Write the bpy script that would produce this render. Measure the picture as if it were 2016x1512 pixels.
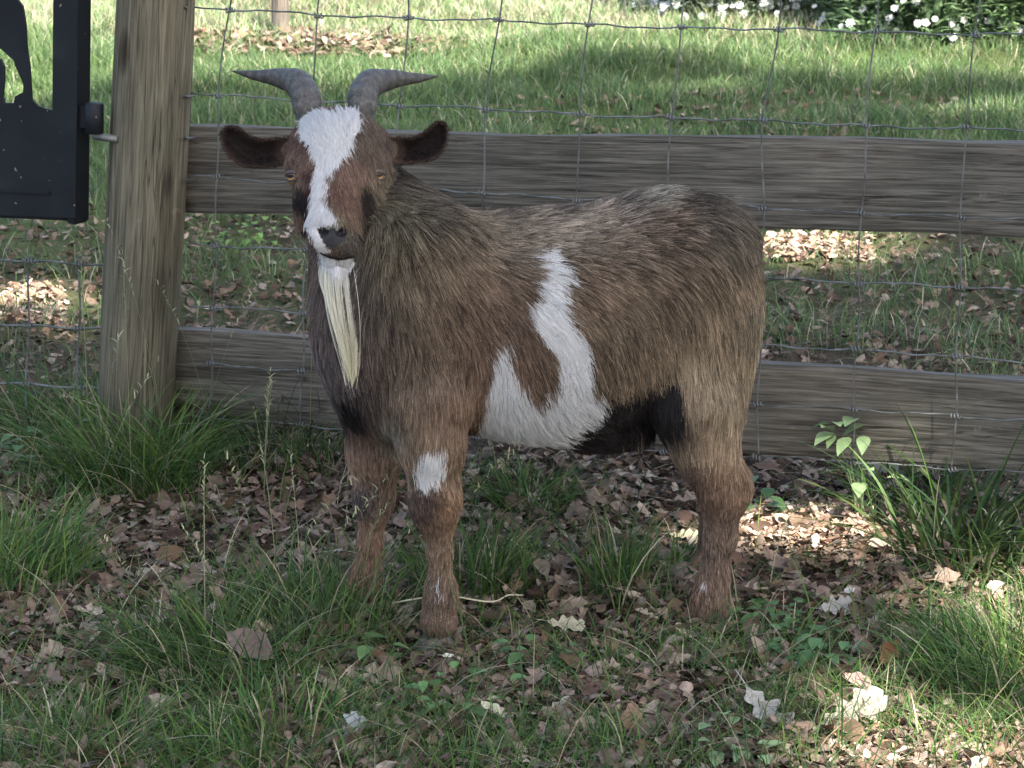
import bpy, bmesh, math, random
import numpy as np
from mathutils import Vector, Matrix
from mathutils.geometry import tessellate_polygon

# ------------------------------------------------------------------ camera, light, exposure
scene = bpy.context.scene
for o in list(bpy.data.objects):
    bpy.data.objects.remove(o)
COL = scene.collection
rng = np.random.default_rng(11)
random.seed(5)

FPX = 6700.0                      # focal length in pixels of the 2016 px wide photograph
PITCH = math.radians(14.5)
CAM_H = 1.5
cam_data = bpy.data.cameras.new('camera')
cam_data.sensor_width = 36.0
cam_data.lens = FPX / 2016.0 * 36.0
cam_data.clip_start = 0.1
cam_data.clip_end = 600.0
cam_data.dof.use_dof = True
cam_data.dof.focus_distance = 4.68
cam_data.dof.aperture_fstop = 26.0
cam = bpy.data.objects.new('camera', cam_data)
cam.location = (0, 0, CAM_H)
cam.rotation_euler = (math.radians(90) - PITCH, 0, 0)
COL.objects.link(cam)
scene.camera = cam

SUN_EL = math.radians(50)
SUN_AZ = math.radians(146)        # compass style: 0 = +Y, 90 = +X ; here behind the camera, to its right
SUN = np.array([math.cos(SUN_EL) * math.sin(SUN_AZ), math.cos(SUN_EL) * math.cos(SUN_AZ), math.sin(SUN_EL)])
sun_data = bpy.data.lights.new('sun', 'SUN')
sun_data.energy = 5.0
sun_data.angle = math.radians(0.53)
sun_data.color = (1.0, 0.94, 0.84)
sun = bpy.data.objects.new('sun', sun_data)
sun.rotation_euler = Vector(SUN).to_track_quat('Z', 'Y').to_euler()
sun.location = (0, 0, 20)
COL.objects.link(sun)

world = bpy.data.worlds.new('World')
scene.world = world
world.use_nodes = True
wn = world.node_tree.nodes
sky = wn.new('ShaderNodeTexSky')
sky.sky_type = 'NISHITA'
sky.sun_disc = False
sky.sun_elevation = SUN_EL
sky.sun_rotation = SUN_AZ
sky.dust_density = 3.5
sky.ozone_density = 0.6
wn['Background'].inputs['Strength'].default_value = 0.14
world.node_tree.links.new(sky.outputs['Color'], wn['Background'].inputs['Color'])

scene.view_settings.view_transform = 'Standard'
scene.view_settings.look = 'None'
scene.view_settings.gamma = 1.0
scene.view_settings.exposure = 2.2
scene.view_settings.use_curve_mapping = False
scene.view_settings.use_white_balance = True          # camera balanced for open shade
scene.view_settings.white_balance_temperature = 6550
scene.cycles.max_bounces = 6
scene.cycles.diffuse_bounces = 3
scene.cycles.transparent_max_bounces = 8
scene.cycles.use_denoising = True
try:
    scene.cycles_curves.shape = 'RIBBONS'
    scene.cycles_curves.subdivisions = 1
except Exception:
    pass

# ------------------------------------------------------------------ helpers
CP, SP = math.cos(PITCH), math.sin(PITCH)
CAM = np.array([0, 0, CAM_H])
RIGHT = np.array([1.0, 0, 0]); UP = np.array([0, SP, CP]); FWD = np.array([0, CP, -SP])

def ray(u, v):
    return FWD + RIGHT * (u - 1008) / FPX + UP * (756 - v) / FPX
def at_depth(u, v, d):
    return CAM + d * ray(u, v)
def on_ground(u, v, z=0.0):
    r = ray(u, v)
    return CAM + r * ((z - CAM_H) / r[2])
def to_px(P):
    Q = np.asarray(P) - CAM
    d = Q @ FWD
    return np.stack([1008 + FPX * (Q @ RIGHT) / d, 756 - FPX * (Q @ UP) / d], -1)

_wd = [(rng.normal(size=3), rng.uniform(0, 6.28)) for _ in range(40)]
def noise3(P, scale=1.0, seed=0, n=9):
    """smooth pseudo noise, roughly -1..1"""
    P = np.asarray(P, dtype=float) * scale
    out = np.zeros(P.shape[0])
    for i in range(n):
        w, ph = _wd[(seed * 7 + i) % 40]
        out += np.sin(P @ (w[[i % 3, (i + 1) % 3, (i + 2) % 3]] * (1 + .25 * i)) + ph + seed * 1.7)
    return out / math.sqrt(n) * .8

def ground_z(x, y):
    x = np.asarray(x, float); y = np.asarray(y, float)
    P = np.stack([x.ravel(), y.ravel(), np.zeros(x.size)], -1)
    z = .010 * noise3(P, 2.3, 1) + .006 * noise3(P, 7.0, 2)
    return z.reshape(x.shape)
def gz(x, y):
    return float(ground_z(np.array([x]), np.array([y]))[0])

def tag(o, label=None, cat=None, group=None, kind=None):
    if label: o['label'] = label
    if cat: o['category'] = cat
    if group: o['group'] = group
    if kind: o['kind'] = kind
    return o
def empty(name, loc=(0, 0, 0)):
    o = bpy.data.objects.new(name, None)
    o.empty_display_size = .1
    COL.objects.link(o)
    o.location = loc
    return o
def link(name, data, parent=None, matrix=None):
    o = bpy.data.objects.new(name, data)
    COL.objects.link(o)
    if matrix is not None:
        o.matrix_world = matrix
    if parent is not None:
        o.parent = parent
        o.matrix_parent_inverse = Matrix.Translation(-parent.location)
    return o
def mesh_np(name, V, F, mat=None, col=None, smooth=True, extra=None):
    """V (n,3); F: array (m,3|4) or list of index tuples; col (n,3) point colours"""
    me = bpy.data.meshes.new(name)
    V = np.ascontiguousarray(V, dtype=np.float32)
    if isinstance(F, np.ndarray):
        k = F.shape[1]
        me.vertices.add(len(V)); me.vertices.foreach_set('co', V.ravel())
        me.loops.add(F.size); me.loops.foreach_set('vertex_index', F.astype(np.int32).ravel())
        me.polygons.add(len(F))
        me.polygons.foreach_set('loop_start', np.arange(0, F.size, k, dtype=np.int32))
        me.update(calc_edges=True)
    else:
        me.from_pydata([tuple(v) for v in V.tolist()], [], [tuple(f) for f in F])
        me.update()
    if smooth:
        me.polygons.foreach_set('use_smooth', np.ones(len(me.polygons), bool))
    if col is not None:
        a = me.attributes.new('col', 'FLOAT_COLOR', 'POINT')
        c4 = np.ones((len(V), 4), np.float32); c4[:, :3] = col
        a.data.foreach_set('color', c4.ravel())
    if mat: me.materials.append(mat)
    return me
def merge(parts):
    """parts: list of (V, F) or (V, F, C)"""
    V, F, C, n = [], [], [], 0
    for p in parts:
        V.append(p[0]); F.append(np.asarray(p[1]) + n)
        if len(p) > 2: C.append(p[2])
        n += len(p[0])
    return np.concatenate(V), np.concatenate(F), (np.concatenate(C) if C else None)

def box_vf(sx, sy, sz, bev=0.0):
    bm = bmesh.new()
    bmesh.ops.create_cube(bm, size=1.0)
    bmesh.ops.scale(bm, vec=(sx, sy, sz), verts=bm.verts)
    if bev > 0:
        bmesh.ops.bevel(bm, geom=bm.edges[:], offset=bev, segments=2, affect='EDGES')
    return bm
def bm_mesh(name, bm, mat=None, smooth=False):
    me = bpy.data.meshes.new(name)
    bm.to_mesh(me); bm.free()
    if mat: me.materials.append(mat)
    if smooth:
        me.polygons.foreach_set('use_smooth', np.ones(len(me.polygons), bool))
    return me
def tube_vf(pts, rad, sides=8, flat=1.0, ref=None, caps=True):
    """tube of quads along pts with radii rad; returns V, F(quads)"""
    pts = np.asarray(pts, float); n = len(pts)
    rad = np.broadcast_to(np.asarray(rad, float), (n,))
    T = np.gradient(pts, axis=0); T /= np.linalg.norm(T, axis=1)[:, None] + 1e-12
    r0 = np.array(ref if ref is not None else (0.13, 0.2, 1.0), float)
    if abs(np.dot(r0 / np.linalg.norm(r0), T[0])) > .95: r0 = np.array([1.0, .1, 0])
    V = []; a = np.arange(sides) * 2 * math.pi / sides
    nx = r0
    for i in range(n):
        nx = nx - T[i] * np.dot(nx, T[i]); nx /= np.linalg.norm(nx)
        ny = np.cross(T[i], nx)
        V.append(pts[i] + rad[i] * (np.cos(a)[:, None] * nx + flat * np.sin(a)[:, None] * ny))
    V = np.concatenate(V); F = []
    for i in range(n - 1):
        for j in range(sides):
            k = (j + 1) % sides
            F.append((i * sides + j, i * sides + k, (i + 1) * sides + k, (i + 1) * sides + j))
    if caps:
        V = np.concatenate([V, pts[:1], pts[-1:]]); c0 = n * sides
        for j in range(0, sides):
            k = (j + 1) % sides
            F.append((c0, k, j, j)); F.append((c0 + 1, (n - 1) * sides + j, (n - 1) * sides + k, (n - 1) * sides + k))
    return V, F
def tube_mesh(name, pts, rad, mat, sides=8, **kw):
    V, F = tube_vf(pts, rad, sides, **kw)
    F = [f if f[2] != f[3] else f[:3] for f in F]
    return mesh_np(name, V, F, mat)
def catmull(P, n):
    P = np.asarray(P, float); m = len(P)
    Q = np.vstack([2 * P[0] - P[1], P, 2 * P[-1] - P[-2]])
    t = np.linspace(0, m - 1 - 1e-9, n); i = t.astype(int); f = (t - i)[:, None]
    a, b, c, d = Q[i], Q[i + 1], Q[i + 2], Q[i + 3]
    return .5 * ((2 * b) + (-a + c) * f + (2 * a - 5 * b + 4 * c - d) * f ** 2 + (-a + 3 * b - 3 * c + d) * f ** 3)
def in_poly(u, v, poly):
    poly = np.asarray(poly, float); inside = np.zeros(u.shape, bool); n = len(poly)
    for i in range(n):
        x1, y1 = poly[i]; x2, y2 = poly[(i + 1) % n]
        c = ((y1 > v) != (y2 > v)) & (u < (x2 - x1) * (v - y1) / (y2 - y1 + 1e-12) + x1)
        inside ^= c
    return inside

# ------------------------------------------------------------------ materials
def mat_new(name):
    m = bpy.data.materials.new(name); m.use_nodes = True
    nt = m.node_tree; b = nt.nodes['Principled BSDF']
    return m, nt, b
def N(nt, kind, **kw):
    n = nt.nodes.new(kind)
    for k, v in kw.items():
        if k.startswith('i_'):
            n.inputs[k[2:].replace('_', ' ')].default_value = v
        else:
            setattr(n, k, v)
    return n
def ramp(nt, stops, fac=None):
    r = nt.nodes.new('ShaderNodeValToRGB'); e = r.color_ramp.elements
    while len(e) < len(stops): e.new(.5)
    for el, (p, c) in zip(e, stops):
        el.position = p; el.color = (*c, 1) if len(c) == 3 else c
    if fac is not None: nt.links.new(fac, r.inputs['Fac'])
    return r
def mixc(nt, fac, a, b, blend='MIX'):
    n = nt.nodes.new('ShaderNodeMix'); n.data_type = 'RGBA'; n.blend_type = blend
    for sock, val in ((n.inputs[0], fac), (n.inputs[6], a), (n.inputs[7], b)):
        if hasattr(val, 'is_linked') or hasattr(val, 'links'): nt.links.new(val, sock)
        elif isinstance(val, (int, float)): sock.default_value = val
        else: sock.default_value = (*val, 1)
    return n.outputs[2]
def bump(nt, b, height, strength=.3, dist=.002):
    n = nt.nodes.new('ShaderNodeBump'); n.inputs['Strength'].default_value = strength
    n.inputs['Distance'].default_value = dist
    nt.links.new(height, n.inputs['Height']); nt.links.new(n.outputs['Normal'], b.inputs['Normal'])
    return n
def attr_mat(name, rough=.6, spec=.3, noise_amt=0.0, noise_scale=60, transl=0.0):
    m, nt, b = mat_new(name)
    a = N(nt, 'ShaderNodeAttribute', attribute_name='col')
    c = a.outputs['Color']
    if noise_amt:
        t = N(nt, 'ShaderNodeTexCoord')
        n = N(nt, 'ShaderNodeTexNoise', i_Scale=noise_scale, i_Detail=4.0)
        nt.links.new(t.outputs['Object'], n.inputs['Vector'])
        r = ramp(nt, [(.3, (1 - noise_amt,) * 3), (.7, (1 + noise_amt * .6,) * 3)], n.outputs['Fac'])
        c = mixc(nt, 1.0, c, r.outputs['Color'], 'MULTIPLY')
    nt.links.new(c, b.inputs['Base Color'])
    b.inputs['Roughness'].default_value = rough
    b.inputs['Specular IOR Level'].default_value = spec
    if transl:
        tr = N(nt, 'ShaderNodeBsdfTranslucent'); nt.links.new(c, tr.inputs['Color'])
        mx = N(nt, 'ShaderNodeMixShader'); mx.inputs[0].default_value = transl
        nt.links.new(b.outputs[0], mx.inputs[1]); nt.links.new(tr.outputs[0], mx.inputs[2])
        nt.links.new(mx.outputs[0], nt.nodes['Material Output'].inputs['Surface'])
    return m
M_BLADE = attr_mat('grass_blade', .55, .18, .15, 25, .25)
M_LEAF = attr_mat('leaf_surface', .6, .2, .25, 70, .25)
M_DEAD = attr_mat('dead_leaf_surface', .8, .1, .45, 90, .1)
M_COAT = attr_mat('goat_coat', .6, .10)
M_SKIN = attr_mat('goat_skin', .8, .1, .2, 160)

def wood_mat(name, dark, mid, light, long_axis, sc=1.0, rough=.85, bumps=.5):
    m, nt, b = mat_new(name)
    t = N(nt, 'ShaderNodeTexCoord')
    mp = N(nt, 'ShaderNodeMapping'); nt.links.new(t.outputs['Object'], mp.inputs['Vector'])
    s = [260 * sc] * 3; s[long_axis] = 8 * sc
    mp.inputs['Scale'].default_value = s
    n1 = N(nt, 'ShaderNodeTexNoise', i_Scale=1.0, i_Detail=8.0, i_Roughness=.65, i_Distortion=.6)
    nt.links.new(mp.outputs[0], n1.inputs['Vector'])
    mp2 = N(nt, 'ShaderNodeMapping'); nt.links.new(t.outputs['Object'], mp2.inputs['Vector'])
    s2 = [34 * sc] * 3; s2[long_axis] = 1.3 * sc
    mp2.inputs['Scale'].default_value = s2
    n2 = N(nt, 'ShaderNodeTexNoise', i_Scale=1.0, i_Detail=5.0, i_Distortion=1.2)
    nt.links.new(mp2.outputs[0], n2.inputs['Vector'])
    n3 = N(nt, 'ShaderNodeTexNoise', i_Scale=5.0, i_Detail=4.0)
    nt.links.new(t.outputs['Object'], n3.inputs['Vector'])
    r1 = ramp(nt, [(.30, dark), (.48, mid), (.70, light)], n1.outputs['Fac'])
    r2 = ramp(nt, [(.30, (.62,) * 3), (.5, (.97,) * 3), (.72, (1.15,) * 3)], n2.outputs['Fac'])
    c = mixc(nt, 1.0, r1.outputs['Color'], r2.outputs['Color'], 'MULTIPLY')
    r3 = ramp(nt, [(.3, (.72, .74, .70)), (.7, (1.15, 1.1, 1.05))], n3.outputs['Fac'])
    c = mixc(nt, 1.0, c, r3.outputs['Color'], 'MULTIPLY')
    # drying cracks: thin dark splits along the grain
    mp3 = N(nt, 'ShaderNodeMapping'); nt.links.new(t.outputs['Object'], mp3.inputs['Vector'])
    s3 = [48 * sc] * 3; s3[long_axis] = 1.5 * sc
    mp3.inputs['Scale'].default_value = s3
    n4 = N(nt, 'ShaderNodeTexNoise', i_Scale=1.0, i_Detail=2.5, i_Roughness=.6, i_Distortion=.3)
    nt.links.new(mp3.outputs[0], n4.inputs['Vector'])
    r4 = ramp(nt, [(.405, (1,) * 3), (.418, (.25,) * 3), (.431, (1,) * 3)], n4.outputs['Fac'])
    c = mixc(nt, .85, c, r4.outputs['Color'], 'MULTIPLY')
    # a few knots and pale scuffs
    vo = N(nt, 'ShaderNodeTexVoronoi', i_Scale=1.0); mp5 = N(nt, 'ShaderNodeMapping'); nt.links.new(t.outputs['Object'], mp5.inputs['Vector'])
    s5 = [9.0] * 3; s5[long_axis] = 3.4; mp5.inputs['Scale'].default_value = s5; nt.links.new(mp5.outputs[0], vo.inputs['Vector'])
    r5 = ramp(nt, [(.045, (.28, .25, .22)), (.10, (.55, .52, .48)), (.15, (1, 1, 1))], vo.outputs['Distance'])
    c = mixc(nt, 1.0, c, r5.outputs['Color'], 'MULTIPLY')
    n6 = N(nt, 'ShaderNodeTexNoise', i_Scale=38.0, i_Detail=3.0); nt.links.new(t.outputs['Object'], n6.inputs['Vector'])
    r6 = ramp(nt, [(.70, (0, 0, 0)), (.78, (.6, .6, .6))], n6.outputs['Fac'])
    c = mixc(nt, r6.outputs['Color'], c, light)
    nt.links.new(c, b.inputs['Base Color'])
    b.inputs['Roughness'].default_value = rough
    b.inputs['Specular IOR Level'].default_value = .2
    ad = N(nt, 'ShaderNodeMath', operation='ADD')
    nt.links.new(n1.outputs['Fac'], ad.inputs[0]); nt.links.new(n2.outputs['Fac'], ad.inputs[1])
    bump(nt, b, ad.outputs[0], bumps, .004)
    return m
# ------------------------------------------------------------------ ground
def axis_grid(lo, hi, fine_lo, fine_hi, step, grow=1.35):
    a = list(np.arange(fine_lo, fine_hi + step / 2, step))
    s = step; x = a[-1]
    while x < hi: s *= grow; x += s; a.append(min(x, hi))
    s = step; x = a[0]; left = []
    while x > lo: s *= grow; x -= s; left.append(max(x, lo))
    return np.array(left[::-1] + a)
gx = axis_grid(-300, 300, -2.2, 2.2, .03); gy = axis_grid(-300, 300, 3.3, 11.0, .035)
X, Y = np.meshgrid(gx, gy)
fade = np.clip(1 - (np.abs(X) - 3) / 20, 0, 1)
Z = ground_z(X, Y) * fade + .006 * noise3(np.stack([X.ravel(), Y.ravel(), X.ravel() * 0], -1), 26, 3).reshape(X.shape) * fade
nx_, ny_ = len(gx), len(gy)
idx = np.arange(nx_ * ny_).reshape(ny_, nx_)
GF = np.stack([idx[:-1, :-1], idx[:-1, 1:], idx[1:, 1:], idx[1:, :-1]], -1).reshape(-1, 4)
m, nt, b = mat_new('soil')
t = N(nt, 'ShaderNodeTexCoord')
n1 = N(nt, 'ShaderNodeTexNoise', i_Scale=9.0, i_Detail=8.0, i_Roughness=.7); nt.links.new(t.outputs['Object'], n1.inputs['Vector'])
n2 = N(nt, 'ShaderNodeTexNoise', i_Scale=75.0, i_Detail=6.0, i_Roughness=.7); nt.links.new(t.outputs['Object'], n2.inputs['Vector'])
n3 = N(nt, 'ShaderNodeTexNoise', i_Scale=1.1, i_Detail=3.0); nt.links.new(t.outputs['Object'], n3.inputs['Vector'])
r1 = ramp(nt, [(.3, (.030, .020, .014)), (.55, (.075, .052, .038)), (.8, (.14, .10, .075))], n1.outputs['Fac'])
r2 = ramp(nt, [(.3, (.35,) * 3), (.65, (1.2,) * 3)], n2.outputs['Fac'])
c = mixc(nt, 1.0, r1.outputs['Color'], r2.outputs['Color'], 'MULTIPLY')
sep = N(nt, 'ShaderNodeSeparateXYZ'); nt.links.new(t.outputs['Object'], sep.inputs[0])
mr = N(nt, 'ShaderNodeMapRange'); nt.links.new(sep.outputs['Y'], mr.inputs['Value'])
mr.inputs['From Min'].default_value = 5.7; mr.inputs['From Max'].default_value = 7.2
r3 = ramp(nt, [(.3, (.035, .055, .018)), (.7, (.07, .10, .03))], n1.outputs['Fac'])
mul = N(nt, 'ShaderNodeMath', operation='MULTIPLY'); nt.links.new(mr.outputs[0], mul.inputs[0])
rr = ramp(nt, [(.35, (.3,) * 3), (.55, (1,) * 3)], n3.outputs['Fac']); nt.links.new(rr.outputs['Color'], mul.inputs[1])
c = mixc(nt, mul.outputs[0], c, r3.outputs['Color'])
nt.links.new(c, b.inputs['Base Color']); b.inputs['Roughness'].default_value = .95; b.inputs['Specular IOR Level'].default_value = .1
ad = N(nt, 'ShaderNodeMath', operation='ADD'); nt.links.new(n1.outputs['Fac'], ad.inputs[0]); nt.links.new(n2.outputs['Fac'], ad.inputs[1])
bump(nt, b, ad.outputs[0], .8, .012)
M_SOIL = m
ground = link('ground', mesh_np('ground', np.stack([X.ravel(), Y.ravel(), Z.ravel()], -1), GF, M_SOIL))
tag(ground, kind='structure')

# ------------------------------------------------------------------ fence: post, two rails, woven wire
FA = at_depth(290, 860, 5.55); FB = at_depth(1950, 1000, 5.10)
FDIR = np.array([FB[0] - FA[0], FB[1] - FA[1], 0]); FDIR /= np.linalg.norm(FDIR)
FNORM = np.array([FDIR[1], -FDIR[0], 0])            # towards the camera
def on_fence(u, v, off=0.0):
    r = ray(u, v); P0 = FA + FNORM * off
    return CAM + r * (np.dot(P0 - CAM, FNORM) / np.dot(r, FNORM))

M_RAIL = wood_mat('weathered_rail_wood', (.024, .022, .018), (.090, .084, .072), (.18, .17, .148), 0)
M_POST = wood_mat('weathered_post_wood', (.034, .030, .021), (.108, .098, .070), (.185, .17, .125), 2, 1.0, .85, .6)
m, nt, b = mat_new('galvanised_wire'); M_WIRE = m
t = N(nt, 'ShaderNodeTexCoord'); n1 = N(nt, 'ShaderNodeTexNoise', i_Scale=40.0, i_Detail=3.0); nt.links.new(t.outputs['Object'], n1.inputs['Vector'])
r1 = ramp(nt, [(.35, (.05, .054, .05)), (.65, (.15, .16, .155))], n1.outputs['Fac'])
nt.links.new(r1.outputs['Color'], b.inputs['Base Color']); b.inputs['Metallic'].default_value = .35; b.inputs['Roughness'].default_value = .55

base = FA.copy(); base[2] = 0
fence = empty('fence', tuple(base))
tag(fence, 'weathered wooden rail fence with woven wire and round post behind the goat', 'fence')

def rail(px_left, px_right, thick, off):
    """px: (u, v_top, v_bottom) at both ends"""
    a0, a1 = on_fence(px_left[0], px_left[1], off), on_fence(px_left[0], px_left[2], off)
    b0, b1 = on_fence(px_right[0], px_right[1], off), on_fence(px_right[0], px_right[2], off)
    ca, cb = (a0 + a1) / 2, (b0 + b1) / 2
    h = ((a0[2] - a1[2]) + (b0[2] - b1[2])) / 2
    c = (ca + cb) / 2 - FNORM * thick / 2
    L = np.linalg.norm(cb - ca)
    ex = (cb - ca) / L; ey = -FNORM; ez = np.cross(ex, ey); ez /= np.linalg.norm(ez)
    M = Matrix(((ex[0], ey[0], ez[0], c[0]), (ex[1], ey[1], ez[1], c[1]), (ex[2], ey[2], ez[2], c[2]), (0, 0, 0, 1)))
    nxs, nzs = 90, 12
    bm = box_vf(L, thick, h, .004)
    bmesh.ops.subdivide_edges(bm, edges=[e for e in bm.edges if abs((e.verts[0].co - e.verts[1].co).x) > L * .8], cuts=nxs)
    P = np.array([v.co[:] for v in bm.verts]); nz = noise3(P * np.array([1, 8, 8]), 9, 4); nz2 = noise3(P * np.array([1, .1, 0]), 2.2, 6)
    for v, q, w in zip(bm.verts, nz, nz2):
        v.co.y += .0012 * q + .003 * w; v.co.z += .0015 * q + .003 * w
    return link('rail', bm_mesh('rail', bm, M_RAIL, False), fence, M)
rail((290, 252, 419), (2300, 294, 480), .032, -.012)
rail((290, 652, 815), (2300, 770, 958), .032, -.012)

def round_post(name, base, top, r0, r1, mat):
    axis = np.array(top) - np.array(base); L = np.linalg.norm(axis); axis /= L
    ns, nr = 72, 120
    a = np.arange(ns) * 2 * math.pi / ns
    zz = np.concatenate([np.linspace(-.25, L - .01, nr), [L - .003, L]])
    V = []
    cracks = [(random.uniform(0, 6.28), random.uniform(-.1, L), random.uniform(.15, .6), random.uniform(.002, .006)) for _ in range(26)]
    cracks += [(4.45, .15, .9, .006), (4.75, .5, .7, .005), (4.2, -.1, .6, .004)]
    for i, z in enumerate(zz):
        r = r0 + (r1 - r0) * max(0, z) / L
        rr = np.full(ns, r)
        P = np.stack([np.cos(a) * .5, np.sin(a) * .5, np.full(ns, z)], -1)
        rr += .0016 * noise3(P, 3.0, 2) + .0011 * noise3(P * np.array([12, 12, 1]), 2.0, 5)
        for ca, cz, cl, cd in cracks:
            wob = .05 * math.sin(z * 11 + ca * 3)
            da = np.abs((a - ca - wob + math.pi) % (2 * math.pi) - math.pi)
            w = max(0, 1 - abs(z - cz - cl / 2) / (cl / 2)) ** .5
            rr -= cd * w * np.clip(1 - da / .075, 0, 1)
        if i == nr: rr = rr - .008
        if i == nr + 1: rr = rr * 0 + .002
        V.append(np.stack([np.cos(a) * rr, np.sin(a) * rr, np.full(ns, z)], -1))
    n = len(zz); V = np.concatenate(V)
    id_ = np.arange(n * ns).reshape(n, ns); j = np.roll(np.arange(ns), -1)
    F = np.stack([id_[:-1], id_[:-1][:, j], id_[1:][:, j], id_[1:]], -1).reshape(-1, 4)
    q = Vector(axis).to_track_quat('Z', 'Y').to_matrix().to_4x4()
    return link(name, mesh_np(name, V, F, mat), fence, Matrix.Translation(Vector(base)) @ q)
pb = on_fence(263, 880, .035); pt = on_fence(312, -90, .035)
round_post('post', pb, pt, .0625, .0605, M_POST)
pb2 = on_fence(2260, 1110, .035); pt2 = on_fence(2250, -60, .035)
round_post('post', pb2, pt2, .0625, .0605, M_POST)

# woven wire: line wires (rows) and stay wires (columns); wires hang about 1 cm proud of the rails
row_l = [19, 188, 350, 483, 605, 720, 826]          # v at u = 440
row_r = [66, 253, 428, 567, 704, 820, 923]          # v at u = 1900
def row_v(i, u):
    t = (u - 440) / (1900 - 440)
    return row_l[i] + (row_r[i] - row_l[i]) * t + [6, 5, 3, 2, 2, 4, 3][i] * 4 * t * (1 - t)
stays = [  # u at rows 0,1,2 and at the lowest row
    (452, 430, 428, 412), (627, 612, 604, 592), (803, 787, 780, 768), (981, 957, 950, 938), (1160, 1140, 1136, 1124),
    (1343, 1321, 1317, 1308), (1531, 1504, 1502, 1490), (1722, 1706, 1696, 1676), (1921, 1900, 1893, 1876), (2120, 2098, 2092, 2075)]
knots = []
knot_me = None
wire_off = .012
for i in range(7):
    us = np.linspace(372 if i else 380, 2240, 90)
    vs = row_v(i, us) + 2.0 * np.sin(us * .031 + i * 2.1) + 1.5 * np.sin(us * .011 + i) + 1.2 * np.sin(us * .083 + i * 4)
    pts = [on_fence(u, v, wire_off + .003 * math.sin(u * .02 + i)) for u, v in zip(us, vs)]
    link('line_wire', tube_mesh('line_wire', pts, .0013, M_WIRE, 6), fence)
for k, s in enumerate(stays):
    us, vs = [], []
    for i in range(7):
        if i < 3: u = s[i]
        else: u = s[2] + (s[3] - s[2]) * (i - 2) / 4.0
        us.append(u); vs.append(row_v(i, u) + 2.0 * math.sin(u * .031 + i * 2.1) + 1.5 * math.sin(u * .011 + i) + 1.2 * math.sin(u * .083 + i * 4))
    us = [us[0] + (us[0] - us[1]) * .6] + us; vs = [vs[0] - 120] + vs
    pts0 = np.array([on_fence(u, v, wire_off + .0035) for u, v in zip(us, vs)])
    pts = catmull(pts0, 60)
    pts += FDIR[None] * (.0022 * np.sin(np.linspace(0, 23, 60) + k * 1.7))[:, None] * np.linspace(1, 1, 60)[:, None]
    link('stay_wire', tube_mesh('stay_wire', pts, .0013, M_WIRE, 6), fence)
    if knot_me is None:
        kp = [np.array([.0042 * math.cos(a), .0042 * math.sin(a) * .8, (a - 9.4) * .0008]) for a in np.linspace(0, 6 * math.pi, 34)]
        kp = [p[[2, 0, 1]] for p in kp]
        knot_me = tube_mesh('wire_knot', kp, .0014, M_WIRE, 5)
    for p in pts0[1:]:
        ang = random.uniform(-.3, .3)
        ex = FDIR; ez = np.array([0, 0, 1.0]); ey = np.cross(ez, ex)
        Mx = Matrix(((ex[0], ey[0], ez[0], p[0]), (ex[1], ey[1], ez[1], p[1]), (ex[2], ey[2], ez[2], p[2]), (0, 0, 0, 1)))
        link('wire_knot', knot_me, fence, Mx @ Matrix.Rotation(ang, 4, 'Y'))
# staple ends on the post
for v in (12, 186, 268, 350):
    p0 = on_fence(374, v, .035); p1 = on_fence(384, v + 2, .012)
    link('staple', tube_mesh('staple', [p0 + FNORM * .01, p0 + FNORM * .02, (p0 + p1) / 2 + FNORM * .02, p1], .0018, M_WIRE, 6), fence)

# ------------------------------------------------------------------ wire panel left of the post, under the gate
pbase = on_fence(90, 880); pbase[2] = 0
panel = empty('wire_panel', tuple(pbase))
tag(panel, 'stretch of square wire mesh below the black gate, beside the round post', 'wire mesh')
rows = [(-90, 506, 524), (-90, 634, 650), (-90, 748, 768), (-90, 845, 862)]
for i, (u0, v0, v1) in enumerate(rows):
    us = np.linspace(u0, 238, 26); vs = v0 + (v1 - v0) * (us - u0) / (238 - u0) + 1.8 * np.sin(us * .05 + i)
    link('line_wire', tube_mesh('line_wire', [on_fence(u, v, .0) for u, v in zip(us, vs)], .0017, M_WIRE, 6), panel)
for k, (ut, ub) in enumerate([(-42, -48), (58, 50), (157, 152)]):
    us = np.linspace(ut, ub, 26); vs = np.linspace(503, 872, 26)
    us = us + 2 * np.sin(vs * .03 + k)
    link('stay_wire', tube_mesh('stay_wire', [on_fence(u, v, .0035) for u, v in zip(us, vs)], .0017, M_WIRE, 6), panel)
    for i, (u0, v0, v1) in enumerate(rows):
        u = ut + (ub - ut) * (i / 3.2); v = v0 + (v1 - v0) * (u - u0) / (238 - u0)
        p = on_fence(u, v, .0035); ex = FDIR; ez = np.array([0, 0, 1.0]); ey = np.cross(ez, ex)
        link('wire_knot', knot_me, panel, Matrix(((ex[0], ey[0], ez[0], p[0]), (ex[1], ey[1], ez[1], p[1]), (ex[2], ey[2], ez[2], p[2]), (0, 0, 0, 1))))

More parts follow.
